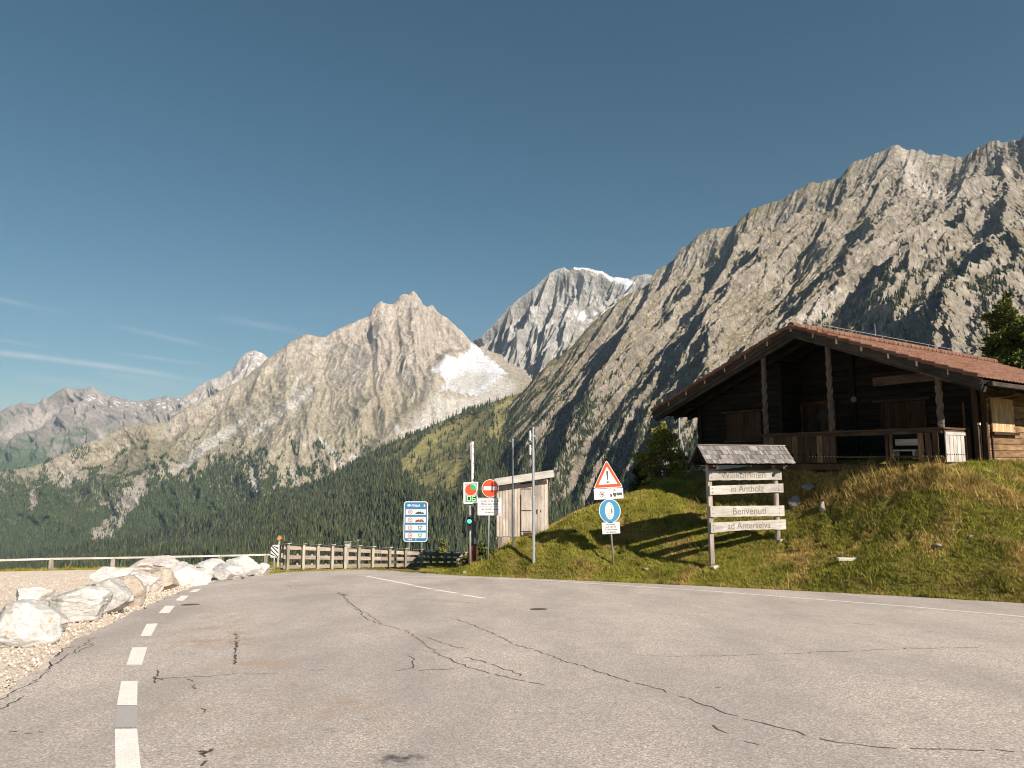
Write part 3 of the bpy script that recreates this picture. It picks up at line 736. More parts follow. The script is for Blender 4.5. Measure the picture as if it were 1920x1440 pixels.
# cracks
def crack(pix, w, seed):
    g = np.random.default_rng(seed); P_ = [np.array(G(*p)[:2]) for p in pix]; pts = []
    for a, b in zip(P_[:-1], P_[1:]):
        L = np.linalg.norm(b - a); k = max(2, int(L / .09)); t = (b - a) / L; nv = np.array([-t[1], t[0]])
        for j in range(k): pts.append(a + (b - a) * j / k + nv * g.normal() * .022)
    pts.append(P_[-1]); out = []
    for i in range(len(pts) - 1):
        if g.random() < .12: continue
        a, b = pts[i], pts[i + 1]; t = (b - a) / (np.linalg.norm(b - a) + 1e-9); nv = np.array([-t[1], t[0]])
        w0 = w * g.uniform(.28, .8) / 2; w1 = w * g.uniform(.28, .8) / 2
        out.append([a - nv * w0, b - nv * w1 + t * .01, b + nv * w1 + t * .01, a + nv * w0])
    return out
ck = []
CR = [([(845, 1158), (885, 1171), (930, 1190), (975, 1212), (1000, 1217), (1060, 1240), (1110, 1256), (1180, 1278), (1230, 1290), (1290, 1310), (1335, 1326), (1380, 1343), (1450, 1361), (1510, 1378), (1570, 1390), (1650, 1402), (1760, 1404), (1900, 1410)], .030),
      ([(640, 1115), (655, 1130), (675, 1145), (685, 1160), (715, 1171)], .04), ([(660, 1140), (690, 1150), (720, 1172), (760, 1182), (800, 1210), (815, 1222), (850, 1240), (880, 1252), (920, 1262), (955, 1272), (1020, 1285)], .028),
      ([(805, 1195), (830, 1205), (845, 1212), (875, 1216)], .03), ([(875, 1232), (920, 1245), (950, 1255), (975, 1268)], .02), ([(740, 1258), (775, 1252), (776, 1236), (760, 1228)], .02), ([(785, 1258), (850, 1254)], .014),
      ([(630, 1110), (650, 1117), (740, 1122), (850, 1128), (900, 1132)], .035), ([(635, 1113), (648, 1116)], .12), ([(540, 1096), (545, 1102), (565, 1106)], .03),
      ([(290, 1272), (340, 1271), (390, 1268), (440, 1264), (520, 1264)], .016), ([(296, 1256), (289, 1268), (291, 1280)], .026), ([(283, 1270), (305, 1275)], .012), ([(443, 1188), (442, 1205), (441, 1225), (440, 1246)], .055),
      ([(375, 1408), (383, 1414), (397, 1405)], .055), ([(377, 1412), (378, 1436)], .04), ([(373, 1328), (383, 1336)], .022), ([(14, 1370), (30, 1372)], .02), ([(44, 1376), (58, 1375)], .02), ([(72, 1374), (80, 1373)], .015),
      ([(178, 1195), (150, 1212), (125, 1230), (95, 1252), (60, 1282), (20, 1298), (0, 1312)], .03), ([(180, 1206), (160, 1215), (140, 1224)], .02), ([(40, 1305), (20, 1320), (0, 1330)], .02), ([(140, 1213), (118, 1216), (110, 1228)], .045),
      ([(1180, 1228), (1260, 1231), (1300, 1230), (1400, 1228), (1500, 1225), (1560, 1222), (1700, 1216), (1850, 1214)], .012), ([(1600, 1170), (1637, 1171)], .05), ([(1740, 1184), (1758, 1185)], .03), ([(580, 1258), (608, 1256)], .014),
      ([(1335, 1360), (1360, 1375), (1420, 1396)], .010), ([(1015, 1098), (1045, 1101)], .04), ([(355, 1273), (362, 1291), (366, 1290)], .012), ([(1340, 1289), (1350, 1289)], .02)]
for i, (pp, w) in enumerate(CR): ck += crack(pp, max(w, .03), i + 5)
b_ = NB('crack_dark', .95, .05); b_.color((.11, .095, .085))
flat_sheet('road_crack', ck, b_.m, .0025)
# ------------------------------------------------------------------ object builder
SPLIT = {'wall_post', 'bolt', 'peg', 'purlin', 'rafter', 'hinge', 'antenna', 'end_baluster', 'reflector', 'batten', 'corner_post', 'white_strip', 'roof_beam', 'handle', 'frame_board', 'bracket', 'gable_board', 'porch_beam', 'hand_rail', 'visor_', 'collar'}
class MB:
    def __init__(s): s.v = []; s.f = []; s.uv = []; s.t = []; s.mi = []; s.cm = 0; s.pc = []
    def _add(s, vs, fs, uvs, tone=None):
        s.pc.append((len(s.v), len(s.f))); k = len(s.v); tone = random.random() if tone is None else tone
        s.v += [tuple(map(float, q)) for q in vs]; s.t += [tone] * len(vs)
        for f, u in zip(fs, uvs):
            s.f.append([k + i for i in f]); s.uv.append(u); s.mi.append(s.cm)
        return s
    def beam(s, p0, p1, w, h, up=(0, 0, 1), tone=None, taper=1.0, jit=0.0):
        p0 = Vector(p0); p1 = Vector(p1); d = p1 - p0; L = d.length; d.normalize(); up = Vector(up)
        sd = d.cross(up)
        if sd.length < 1e-4: sd = d.cross(Vector((1, 0, 0)))
        sd.normalize(); uu = sd.cross(d)
        vs = []
        for q, (p, k) in enumerate(((p0, 1), (p1, taper))):
            for a, b in ((-1, -1), (1, -1), (1, 1), (-1, 1)):
                vs.append(p + sd * a * (w / 2 * k) + uu * b * (h / 2 * k) + (Vector((random.uniform(-jit, jit), random.uniform(-jit, jit), random.uniform(-jit, jit))) if jit else Vector()))
        fs = [(0, 1, 5, 4), (1, 2, 6, 5), (2, 3, 7, 6), (3, 0, 4, 7), (3, 2, 1, 0), (4, 5, 6, 7)]
        o = random.random() * 40; uvs = []; acc = 0
        for i, ww in enumerate((w, h, w, h)):
            uvs.append([(o, acc), (o, acc + ww), (o + L, acc + ww), (o + L, acc)]); acc += ww + .013
        uvs.append([(o, 0), (o + .02, 0), (o + .02, .02), (o, .02)]); uvs.append([(o, 0), (o + .02, 0), (o + .02, .02), (o, .02)])
        return s._add(vs, fs, uvs, tone)
    def box(s, c, sz, tone=None, long=None):
        c = Vector(c); ax = long if long is not None else int(np.argmax(sz)); e = [Vector((1, 0, 0)), Vector((0, 1, 0)), Vector((0, 0, 1))]
        d = e[ax] * sz[ax] / 2; up = e[2] if ax != 2 else e[1]
        w = {0: sz[1], 1: sz[0], 2: sz[0]}[ax]; h = {0: sz[2], 1: sz[2], 2: sz[1]}[ax]
        return s.beam(c - d, c + d, w, h, up, tone)
    def cyl(s, p0, p1, r0, r1=None, n=14, tone=None, cap=True):
        r1 = r0 if r1 is None else r1; p0 = Vector(p0); p1 = Vector(p1); d = p1 - p0; L = d.length; d.normalize()
        a = d.orthogonal().normalized(); b = d.cross(a); vs = []
        for p, r in ((p0, r0), (p1, r1)):
            for i in range(n):
                t = 2 * math.pi * i / n; vs.append(p + (a * math.cos(t) + b * math.sin(t)) * r)
        o = random.random() * 40; fs = []; uvs = []
        for i in range(n):
            j = (i + 1) % n; fs.append((i, j, n + j, n + i)); u0 = i / n * 6.28 * r0; u1 = (i + 1) / n * 6.28 * r0
            uvs.append([(o, u0), (o, u1), (o + L, u1), (o + L, u0)])
        if cap:
            fs.append(tuple(range(n - 1, -1, -1))); uvs.append([(o, 0)] * n)
            fs.append(tuple(range(n, 2 * n))); uvs.append([(o, 0)] * n)
        return s._add(vs, fs, uvs, tone)
    def prism(s, poly, y0, y1, M=None, tone=None):
        """poly in x,z; extruded from y0 (front, toward -y) to y1"""
        a2 = sum(poly[i][0] * poly[(i + 1) % len(poly)][1] - poly[(i + 1) % len(poly)][0] * poly[i][1] for i in range(len(poly)))
        if a2 < 0: poly = poly[::-1]
        n = len(poly); vs = [(x, y0, z) for x, z in poly] + [(x, y1, z) for x, z in poly]
        if M is not None: vs = [M @ Vector(q) for q in vs]
        fs = [tuple(range(n)), tuple(range(2 * n - 1, n - 1, -1))]; uvs = [[(p[0], p[1]) for p in poly], [(p[0], p[1]) for p in poly[::-1]]]
        for i in range(n):
            j = (i + 1) % n; fs.append((j, i, n + i, n + j)); uvs.append([(poly[j][0], 0), (poly[i][0], 0), (poly[i][0], .02), (poly[j][0], .02)])
        return s._add(vs, fs, uvs, tone)
    def quad(s, a, b, c, d, tone=None): return s._add([a, b, c, d], [(0, 1, 2, 3)], [[(0, 0), (1, 0), (1, 1), (0, 1)]], tone)
    def text(s, body, size, x, z, y, align='CENTER', sx=1.0, bold=0.0, M=None, depth=0.0):
        cu = bpy.data.curves.new('t', 'FONT'); cu.body = body; cu.size = size; cu.align_x = align; cu.offset = bold; cu.extrude = depth
        ob = bpy.data.objects.new('t', cu); COL.objects.link(ob)
        dg = bpy.context.evaluated_depsgraph_get(); me = ob.evaluated_get(dg).to_mesh()
        vs = [(x + q.co.x * sx, y - q.co.z, z + q.co.y) for q in me.vertices]
        if M is not None: vs = [M @ Vector(q) for q in vs]
        fs = [tuple(p.vertices) for p in me.polygons]
        s._add(vs, fs, [[(0, 0)] * len(f) for f in fs])
        ob.evaluated_get(dg).to_mesh_clear(); bpy.data.objects.remove(ob); bpy.data.curves.remove(cu)
        return s
    def build(s, name, mat, parent=None, bevel=0.0, smooth=False, loc=None, rotz=0, **kw):
        if name in SPLIT and len(s.pc) > 1:
            pcs = s.pc + [(len(s.v), len(s.f))]; o = None
            for (v0, f0), (v1, f1) in zip(pcs[:-1], pcs[1:]):
                q = MB(); q.v = s.v[v0:v1]; q.t = s.t[v0:v1]; q.f = [[i - v0 for i in f] for f in s.f[f0:f1]]; q.uv = s.uv[f0:f1]; q.mi = s.mi[f0:f1]
                o = q.build(name, mat, parent, bevel, smooth, **kw)
            return o
        me = bpy.data.meshes.new(name); me.from_pydata(s.v, [], s.f)
        ul = me.uv_layers.new(name='UVMap'); ul.data.foreach_set('uv', np.array([c for u in s.uv for c in u], np.float32).ravel())
        ta = me.color_attributes.new('tone', 'FLOAT_COLOR', 'POINT')
        t = np.array(s.t, np.float32); ta.data.foreach_set('color', np.stack([t, t, t, t * 0 + 1], 1).ravel())
        for m in (mat if isinstance(mat, (list, tuple)) else [mat]): me.materials.append(m)
        if max(s.mi or [0]) > 0: me.polygons.foreach_set('material_index', np.array(s.mi, np.int32))
        if smooth: me.polygons.foreach_set('use_smooth', np.ones(len(s.f), bool))
        me.update()
        o = bpy.data.objects.new(name, me); COL.objects.link(o)
        if parent: o.parent = parent
        if loc is not None: o.location = loc
        if rotz: o.rotation_euler.z = rotz
        if bevel:
            m = o.modifiers.new('bevel', 'BEVEL'); m.width = bevel; m.segments = 1; m.limit_method = 'ANGLE'
        setp(o, **kw)
        return o
def empty(name, loc, rotz=0, tilt=0, **kw):
    o = bpy.data.objects.new(name, None); COL.objects.link(o); o.location = loc; o.rotation_euler = (0, tilt, rotz); o.empty_display_size = .3
    return setp(o, **kw)

def wood_mat(name, dark, light, rough=.85, grain=26, knots=True, spread=.3):
    b = NB(name, rough, .2); uv = b.uv(); t = b.attr('tone').outputs['Fac']
    v = b.mapv(uv, (1.6, grain, 1))
    n = b.noise(v, 1.0, 6, .7, .6); n2 = b.noise(b.mapv(uv, (.9, 2.2, 1)), 1.0, 4, .6)
    c = b.mix(b.ramp(n, [(.30, 0), (.66, 1)]), dark, light)
    c = b.mix(b.ramp(n2, [(.35, .55), (.6, 0)]), c, tuple(x * .55 for x in dark))
    k = b.math('ADD', b.math('MULTIPLY', t, 2 * spread), 1 - spread)
    cc = b.n('ShaderNodeVectorMath', operation='SCALE'); b.put(cc.inputs[0], c); b.put(cc.inputs['Scale'], k)
    b.color(cc.outputs[0]); b.bump(n, .6, .01)
    return b.m
W_grey = wood_mat('wood_weathered', (.25, .22, .195), (.52, .48, .44))
W_board = wood_mat('wood_silver', (.29, .275, .25), (.53, .50, .46), spread=.10)
W_fence = wood_mat('wood_fence', (.21, .17, .14), (.44, .37, .31))
W_post = wood_mat('wood_post', (.24, .205, .175), (.48, .42, .36))
W_dark = wood_mat('wood_deep_shade', (.006, .005, .0045), (.024, .018, .014))  # near-black: shade under porch and roofs put into the wood colour
W_logs = wood_mat('wood_logs', (.006, .0052, .0045), (.022, .018, .014), grain=14)  # near-black: shade of the gable side put into the log colour
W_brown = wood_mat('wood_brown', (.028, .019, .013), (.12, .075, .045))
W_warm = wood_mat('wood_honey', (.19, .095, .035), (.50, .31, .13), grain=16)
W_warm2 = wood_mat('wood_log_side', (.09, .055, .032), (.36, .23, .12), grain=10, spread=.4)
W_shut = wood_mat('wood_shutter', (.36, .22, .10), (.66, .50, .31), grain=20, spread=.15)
W_shed = wood_mat('wood_shed', (.33, .285, .24), (.60, .54, .475), spread=.18)
W_shing = wood_mat('shingles', (.10, .092, .088), (.30, .28, .27), spread=.45)
W_pale = wood_mat('wood_pale', (.34, .32, .295), (.56, .53, .50), spread=.12)
M_steel = plain('galvanised_steel', (.34, .36, .375), .42, .5, .35, .15)
M_steel2 = plain('grey_steel', (.36, .38, .39), .5, .5, .2, .12)
M_white = plain('white_sheet', (.66, .66, .65), .45, .4, 0, .05)
M_black = plain('black_paint', (.015, .015, .017), .5)
M_dkgrey = plain('dark_grey_marks', (.075, .08, .085), .6)
M_blue = plain('sign_blue', (.035, .17, .36), .4, .5, 0, .06)
M_blue2 = plain('sign_blue_light', (.045, .24, .45), .4, .5, 0, .06)
M_red = plain('sign_red', (.80, .075, .02), .4, .5, 0, .05)
M_green = plain('sign_green', (.03, .36, .14), .4, .5, 0, .05)
M_orange = plain('orange_lens', (.75, .25, .03), .3, .6)
M_conc = plain('concrete', (.48, .45, .40), .9, .2, 0, .2)
M_rust = plain('rusty_brown_steel', (.16, .055, .030), .7, .3, 0, .3)

def circ(x, z, r, n=32, rx=None): return [(x + (rx or r) * math.cos(2 * math.pi * i / n), z + r * math.sin(2 * math.pi * i / n)) for i in range(n)]
def rrect(x0, z0, x1, z1, r, n=5):
    out = []
    for cx_, cz_, a0 in ((x1 - r, z1 - r, 0), (x0 + r, z1 - r, 90), (x0 + r, z0 + r, 180), (x1 - r, z0 + r, 270)):
        for i in range(n + 1):
            a = math.radians(a0 + 90 * i / n); out.append((cx_ + r * math.cos(a), cz_ + r * math.sin(a)))
    return out
def ring(mb, x, z, r0, r1, y0, y1, n=32):
    for i in range(n):
        a0, a1 = 2 * math.pi * i / n, 2 * math.pi * (i + 1) / n
        mb.prism([(x + r0 * math.cos(a0), z + r0 * math.sin(a0)), (x + r1 * math.cos(a0), z + r1 * math.sin(a0)), (x + r1 * math.cos(a1), z + r1 * math.sin(a1)), (x + r0 * math.cos(a1), z + r0 * math.sin(a1))], y0, y1)
def tz(x, y): return float(terrain(np.array([x]), np.array([y]))[0])
def pxm(Y): return Y / F         # metres per 1920-px pixel at depth Y

# ------------------------------------------------------------------ ITALIA speed-limit sign
def italia():
    Y = 36.5; c = at(779.5, 978, Y); k = pxm(Y) * 1.01
    zb = tz(c[0], Y) - .3
    g = zb
    t = empty('border_sign', (c[0], Y, g), label='blue ITALIA speed-limit sign standing behind the wooden fence', cat='road sign')
    H = lambda py: at(779, py, Y)[2] - g
    W2 = 22 * k; z0, z1 = H(1016), H(940)
    MB().prism(rrect(-W2, z0, W2, z1, .16), -.012, .012).build('panel', M_white, t)
    mb = MB().prism(rrect(-W2 + .045, z0 + .045, W2 - .045, z1 - .045, .12), -.016, -.0122); mb.build('blue_field', M_blue, t)
    zz = [H(y) for y in (955, 965, 969.3, 979.8, 984, 994.5, 998.7, 1009)]
    rows = MB()
    for i in range(4): rows.prism([(-W2 + .10, zz[2 * i + 1]), (W2 - .10, zz[2 * i + 1]), (W2 - .10, zz[2 * i]), (-W2 + .10, zz[2 * i])], -.020, -.0162)
    rows.build('white_strip', M_white, t)
    lim = ('50', '90', '110', '130'); rg = MB(); nm = MB()
    for i, s_ in enumerate(lim):
        cz = (zz[2 * i] + zz[2 * i + 1]) / 2; ring(rg, -.29, cz, .085, .118, -.024, -.0202)
        nm.text(s_, .105 if len(s_) == 2 else .085, -.29, cz - .036, -.0222, bold=.003, sx=.9)
    for i, m in ((0, None), (1, 1)):
        b0 = zz[2 * i + 1] + .045; h = .19
        sk = [(0, 0), (.46, 0), (.46, .07), (.40, .08), (.36, .12), (.34, .08), (.30, .10), (.27, .17), (.24, .10), (.22, .10), (.20, .17), (.17, .17), (.16, .11), (.11, .10), (.085, .16), (.065, .09), (0, .07)]
        nm.prism([(x - .02, z * h / .17 * .72 + b0) for x, z in sk], -.024, -.0202)
    nm.build('black_symbol', M_black, t)
    b1 = zz[3] + .03
    rg.prism([(.02, b1), (.12, b1), (.44, b1 + .18), (.34, b1 + .18)], -.028, -.0242)
    rg.prism([(.47, H(950.5)), (.54 - .0, H(950.5)), (.54, H(946.0)), (.47, H(946.0))], -.020, -.0163)
    rg.build('red_symbol', M_red, t)
    wh = MB().text('ITALIA', .155, .0, H(949.8), -.0172, bold=.006, sx=1.0)
    wh.prism(circ(-.36, H(947.6), .058, 20, .10), -.020, -.0163)
    wh.prism([(.42, H(950.5)), (.468, H(950.5)), (.468, H(946.0)), (.42, H(946.0))], -.020, -.0163)
    for i, (ic) in ((2, 0), (3, 0)):
        cz = (zz[2 * i] + zz[2 * i + 1]) / 2
        wh.prism([(.15, cz - .09), (.20, cz - .09), (.235, cz + .085), (.215, cz + .085)], -.028, -.0242)
        wh.prism([(.34, cz - .09), (.29, cz - .09), (.255, cz + .085), (.275, cz + .085)], -.028, -.0242)
        wh.prism([(.165, cz + .0), (.325, cz + .0), (.322, cz + .025), (.168, cz + .025)], -.0285, -.0242)
    for xx, w_ in ((-.40, .035), (-.33, .06), (-.24, .05), (0, .05)): wh.prism([(xx, H(1013)), (xx + w_, H(1013)), (xx + w_, H(1010.5)), (xx, H(1010.5))], -.020, -.0163)
    wh.build('white_symbol', M_white, t)
    cz = (zz[4] + zz[5]) / 2; MB().prism(rrect(.135, cz - .1, .355, cz + .1, .02), -.024, -.0202).build('motorway_symbol', M_blue, t)
    cz = (zz[6] + zz[7]) / 2; mg = MB().prism(rrect(.135, cz - .1, .355, cz + .1, .02), -.024, -.0202)
    mg.prism([(.37, H(950.5)), (.418, H(950.5)), (.418, H(946.0)), (.37, H(946.0))], -.020, -.0163); mg.build('green_symbol', M_green, t)
    for sx_ in (-.34, .33): MB().cyl((sx_, .05, -.4), (sx_, .05, z1 - .1), .034).build('pole', M_steel, t, smooth=True)
italia()

# ------------------------------------------------------------------ traffic light with the countdown panel
def traffic_light():
    Y = 29.0; c = at(884, 1061, Y); gz = tz(c[0], Y); k = pxm(Y)
    x0 = at(880.5, 1000, Y)[0]
    t = empty('traffic_light', (x0, Y, gz), label='traffic light showing green under a grey panel reading 06', cat='traffic light')
    H = lambda py: at(880, py, Y)[2] - gz
    MB().cyl((.04, 0, -.3), (.0, 0, H(945)), .038).build('pole', M_steel, t, smooth=True)
    MB().prism(rrect(-.10, H(993), .10, H(966), .03), -.16, .02).build('lamp_housing', M_black, t)
    vis = MB()
    for zc in (H(972), H(981.5)):
        for i in range(-2, 15):
            a0, a1 = math.radians(i * 14), math.radians((i + 1) * 14); r_ = .085
            vis.beam((r_ * math.cos(a0), -.21, zc + r_ * math.sin(a0)), (r_ * math.cos(a1), -.21, zc + r_ * math.sin(a1)), .10, .006, up=(math.cos(a0), 0, math.sin(a0)))
    vis.build('visor', M_black, t)
    b = NB('green_lamp', .3); b.color((.05, .5, .38)); b.b.inputs['Emission Color'].default_value = (.12, .95, .70, 1); b.b.inputs['Emission Strength'].default_value = .8
    MB().prism(circ(0, H(977), .088, 24), -.175, -.1605).build('green_lens', b.m, t)
    MB().prism(circ(0, H(969), .06, 20), -.175, -.1605).build('dark_lens', M_dkgrey, t)
    P = empty('display', (0, 0, 0)); bpy.data.objects.remove(P)
    a = MB().prism([(-.245, H(943.5)), (.325, H(942.5)), (.335, H(904.5)), (-.25, H(905.5))], -.10, .03)
    pan = a.build('display_panel', M_steel2, t, bevel=.01)
    fr = MB()
    for (xa, za, xb, zb) in ((-.245, 943.5, .325, 942.5), (-.25, 905.5, .335, 904.5)): fr.beam((xa, -.105, H(za)), (xb, -.105, H(zb)), .02, .05)
    for (xa, xb) in ((-.235, -.24), (.315, .322)): fr.beam((xa, -.106, H(943)), (xb, -.106, H(905)), .05, .02, up=(0, 1, 0))
    fr.build('panel_frame', M_white, pan)
    cx_, cz_, r_ = .045, H(918), .235
    MB().prism(circ(cx_, cz_, r_ + .02, 36), -.104, -.1003).build('dial_rim', M_white, pan)
    MB().prism(circ(cx_, cz_, r_, 36), -.109, -.1043).build('red_dial', M_red, pan)
    MB().prism([(cx_, cz_)] + [(cx_ + r_ * math.cos(math.radians(q)), cz_ + r_ * math.sin(math.radians(q))) for q in range(0, 91, 6)], -.114, -.1093).build('green_sector', M_green, pan)
    MB().prism([(-.13, H(940)), (.30, H(940)), (.30, H(929.5)), (-.13, H(929.5))], -.108, -.1003).build('digit_window', plain('display_dark', (.012, .035, .015)), pan)
    dg = MB(); SEG = {'0': 'abcdef', '6': 'acdefg'}
    for ch, x_ in (('0', -.10), ('6', .10)):
        w_, h_, zb = .13, .19, H(938.9); s5 = .024
        sg = {'a': (0, h_, w_, h_), 'd': (0, 0, w_, 0), 'g': (0, h_ / 2, w_, h_ / 2), 'f': (0, h_ / 2, 0, h_), 'e': (0, 0, 0, h_ / 2), 'b': (w_, h_ / 2, w_, h_), 'c': (w_, 0, w_, h_ / 2)}
        for q in SEG[ch]:
            a_, b_2, c_, d_ = sg[q]; dg.beam((x_ + a_, -.111, zb + b_2), (x_ + c_, -.111, zb + d_), .004 if a_ != c_ else s5, s5 if a_ != c_ else .004, up=(0, 0, 1) if a_ != c_ else (0, 1, 0))
    dg.build('green_digit', plain('led_green', (.30, .95, .32), emit=.55), pan)
traffic_light()

# ------------------------------------------------------------------ raised boom barrier
def boom():
    Y = 29.9; x0 = at(886.5, 1060, Y)[0]; gz = tz(x0, Y) - .15
    t = empty('boom_barrier', (x0, Y, gz), label='raised white boom barrier on a rust brown cabinet behind the traffic light', cat='barrier')
    H = lambda py: at(886, py, Y)[2] - gz
    MB().box((0, 0, H(1042)), (.38, .34, H(1022) - H(1064)), long=2).build('cabinet', M_rust, t, bevel=.01)
    MB().box((0, 0, H(1021)), (.40, .36, .06), long=0).build('cabinet_lid', M_black, t)
    MB().box((.03, .02, (H(1020) + H(940)) / 2), (.15, .12, H(940) - H(1020)), long=2).build('column', plain('dark_post', (.07, .075, .08), .6), t)
    MB().beam((-.02, -.06, H(950)), (-.03, -.06, H(828)), .10, .05, up=(0, 1, 0)).build('boom_arm', M_white, t)
    rr = MB()
    for py in (835, 851, 869, 889):
        rr.box((.0, -.0875, H(py)), (.028, .006, .06)); rr.box((.0, -.0875, H(py + 4)), (.024, .006, .035))
    rr.build('reflector', plain('dark_red', (.28, .03, .03)), t)
    MB().beam((-.055, -.05, H(828)), (-.15, -.05, H(834)), .03, .03).beam((-.13, -.05, H(833)), (-.14, -.05, H(862)), .012, .012, up=(0, 1, 0)).build('support_leg', M_white, t)
boom()

# ------------------------------------------------------------------ no-entry sign with the timetable
def no_entry():
    Y = 28.65; x0, _, _ = at(915, 1052, Y); gz = tz(x0, Y)
    t = empty('no_entry_sign', (x0, Y, gz), label='round red no-entry sign with white timetable plate on one pole', cat='road sign')
    H = lambda py: at(917, py, Y)[2] - gz; X = lambda px: at(px, 940, Y)[0] - x0
    MB().cyl((0, .03, -.3), (X(917.5), .03, H(902)), .032).build('pole', M_steel, t, smooth=True)
    cx_, cz_, r_ = X(919), H(915.7), 15.6 * pxm(Y)
    d = MB().prism(circ(cx_, cz_, r_ * 1.06, 40, r_), -.012, .0).build('disc', M_white, t)
    MB().prism(circ(cx_, cz_, r_ * 1.0, 40, r_ * .94), -.016, -.0123).build('red_face', M_red, d)
    MB().prism([(cx_ - r_ * .78, cz_ - r_ * .21), (cx_ + r_ * .78, cz_ - r_ * .21), (cx_ + r_ * .78, cz_ + r_ * .24), (cx_ - r_ * .78, cz_ + r_ * .24)], -.020, -.0163).build('white_bar', M_white, d)
    p = MB().prism(rrect(X(895.5), H(966.3), X(941.5), H(933.5), .04), -.012, .0).build('timetable_plate', M_white, t)
    bd = MB()
    x_0, x_1, z_0, z_1 = X(896.6), X(940.5), H(965.4), H(934.4)
    for a, b in (((x_0, z_0), (x_1, z_0)), ((x_0, z_1), (x_1, z_1)), ((x_0 + .03, H(949.6)), (x_1 - .05, H(949.6)))): bd.beam((a[0], -.0135, a[1]), (b[0], -.0135, b[1]), .003, .010)
    for a, b in (((x_0, z_0), (x_0, z_1)), ((x_1, z_0), (x_1, z_1))): bd.beam((a[0], -.0135, a[1]), (b[0], -.0135, b[1]), .010, .003, up=(0, 1, 0))
    bd.build('plate_border', M_dkgrey, p)
    tx = MB()
    for s_, py in (('von der 15. bis zur 60.', 940.6), ('Minute jeder Stunde', 946.2), ('dal 15 al 60 minuto', 956.0), ('di ogni ora', 961.8)):
        tx.text(s_, .098, X(918.5), H(py), -.0145, sx=.88, bold=.0025)
    tx.build('lettering', M_dkgrey, p)
    MB().prism(circ(X(937.5), H(962.5), .025, 12), -.0152, -.0123).build('red_dot', M_red, p)
no_entry()

# ------------------------------------------------------------------ two tall poles and the flagpole
def pole(name, px, pyb, pyt, Y, r, label, extra=None):
    x0, _, _ = at(px, pyb, Y); gz = tz(x0, Y); h = at(px, pyt, Y)[2] - gz
    t = empty(name, (x0, Y, gz), label=label, cat='pole')
    MB().cyl((0, 0, -.3), (0, 0, h * .48), r).cyl((0, 0, h * .48), (0, 0, h), r * .82).build('shaft', M_steel, t, smooth=False)
    MB().cyl((0, 0, h * .48 - .03), (0, 0, h * .48 + .03), r * 1.15).build('collar', M_steel2, t)
    return t, h
t, h = pole('metal_pole', 961.5, 1021, 826, 27.9, .036, 'thin grey metal pole in front of the left part of the shed')
MB().cyl((0, 0, h), (0, 0, h + .05), .05).cyl((-.12, 0, h - .03), (.02, 0, h - .03), .012).build('cap', M_steel2, t)
t, h = pole('antenna_pole', 1000.5, 1055, 800, 26.9, .062, 'tall thick galvanised pole with white antennas at its top')
aa = MB()
for q in (.16, .72): aa.cyl((-.12, -.03, h - q - .38), (-.12, -.03, h - q), .036)
aa.build('antenna', M_white, t, smooth=False)
MB().cyl((-.14, -.03, h - .30), (.06, 0, h - .30), .016).cyl((-.14, -.03, h - .86), (.06, 0, h - .86), .016).cyl((-.0, 0, h - .4), (0, 0, h - .34), .085).build('bracket', M_steel2, t)
MB().cyl((.05, -.03, h - .9), (.05, -.03, h - .1), .012).build('antenna_cable', M_black, t)
t, h = pole('flagpole', 1276, 896, 773, 35.5, .055, 'pale flagpole beside the pine, its top behind the cabin eaves')

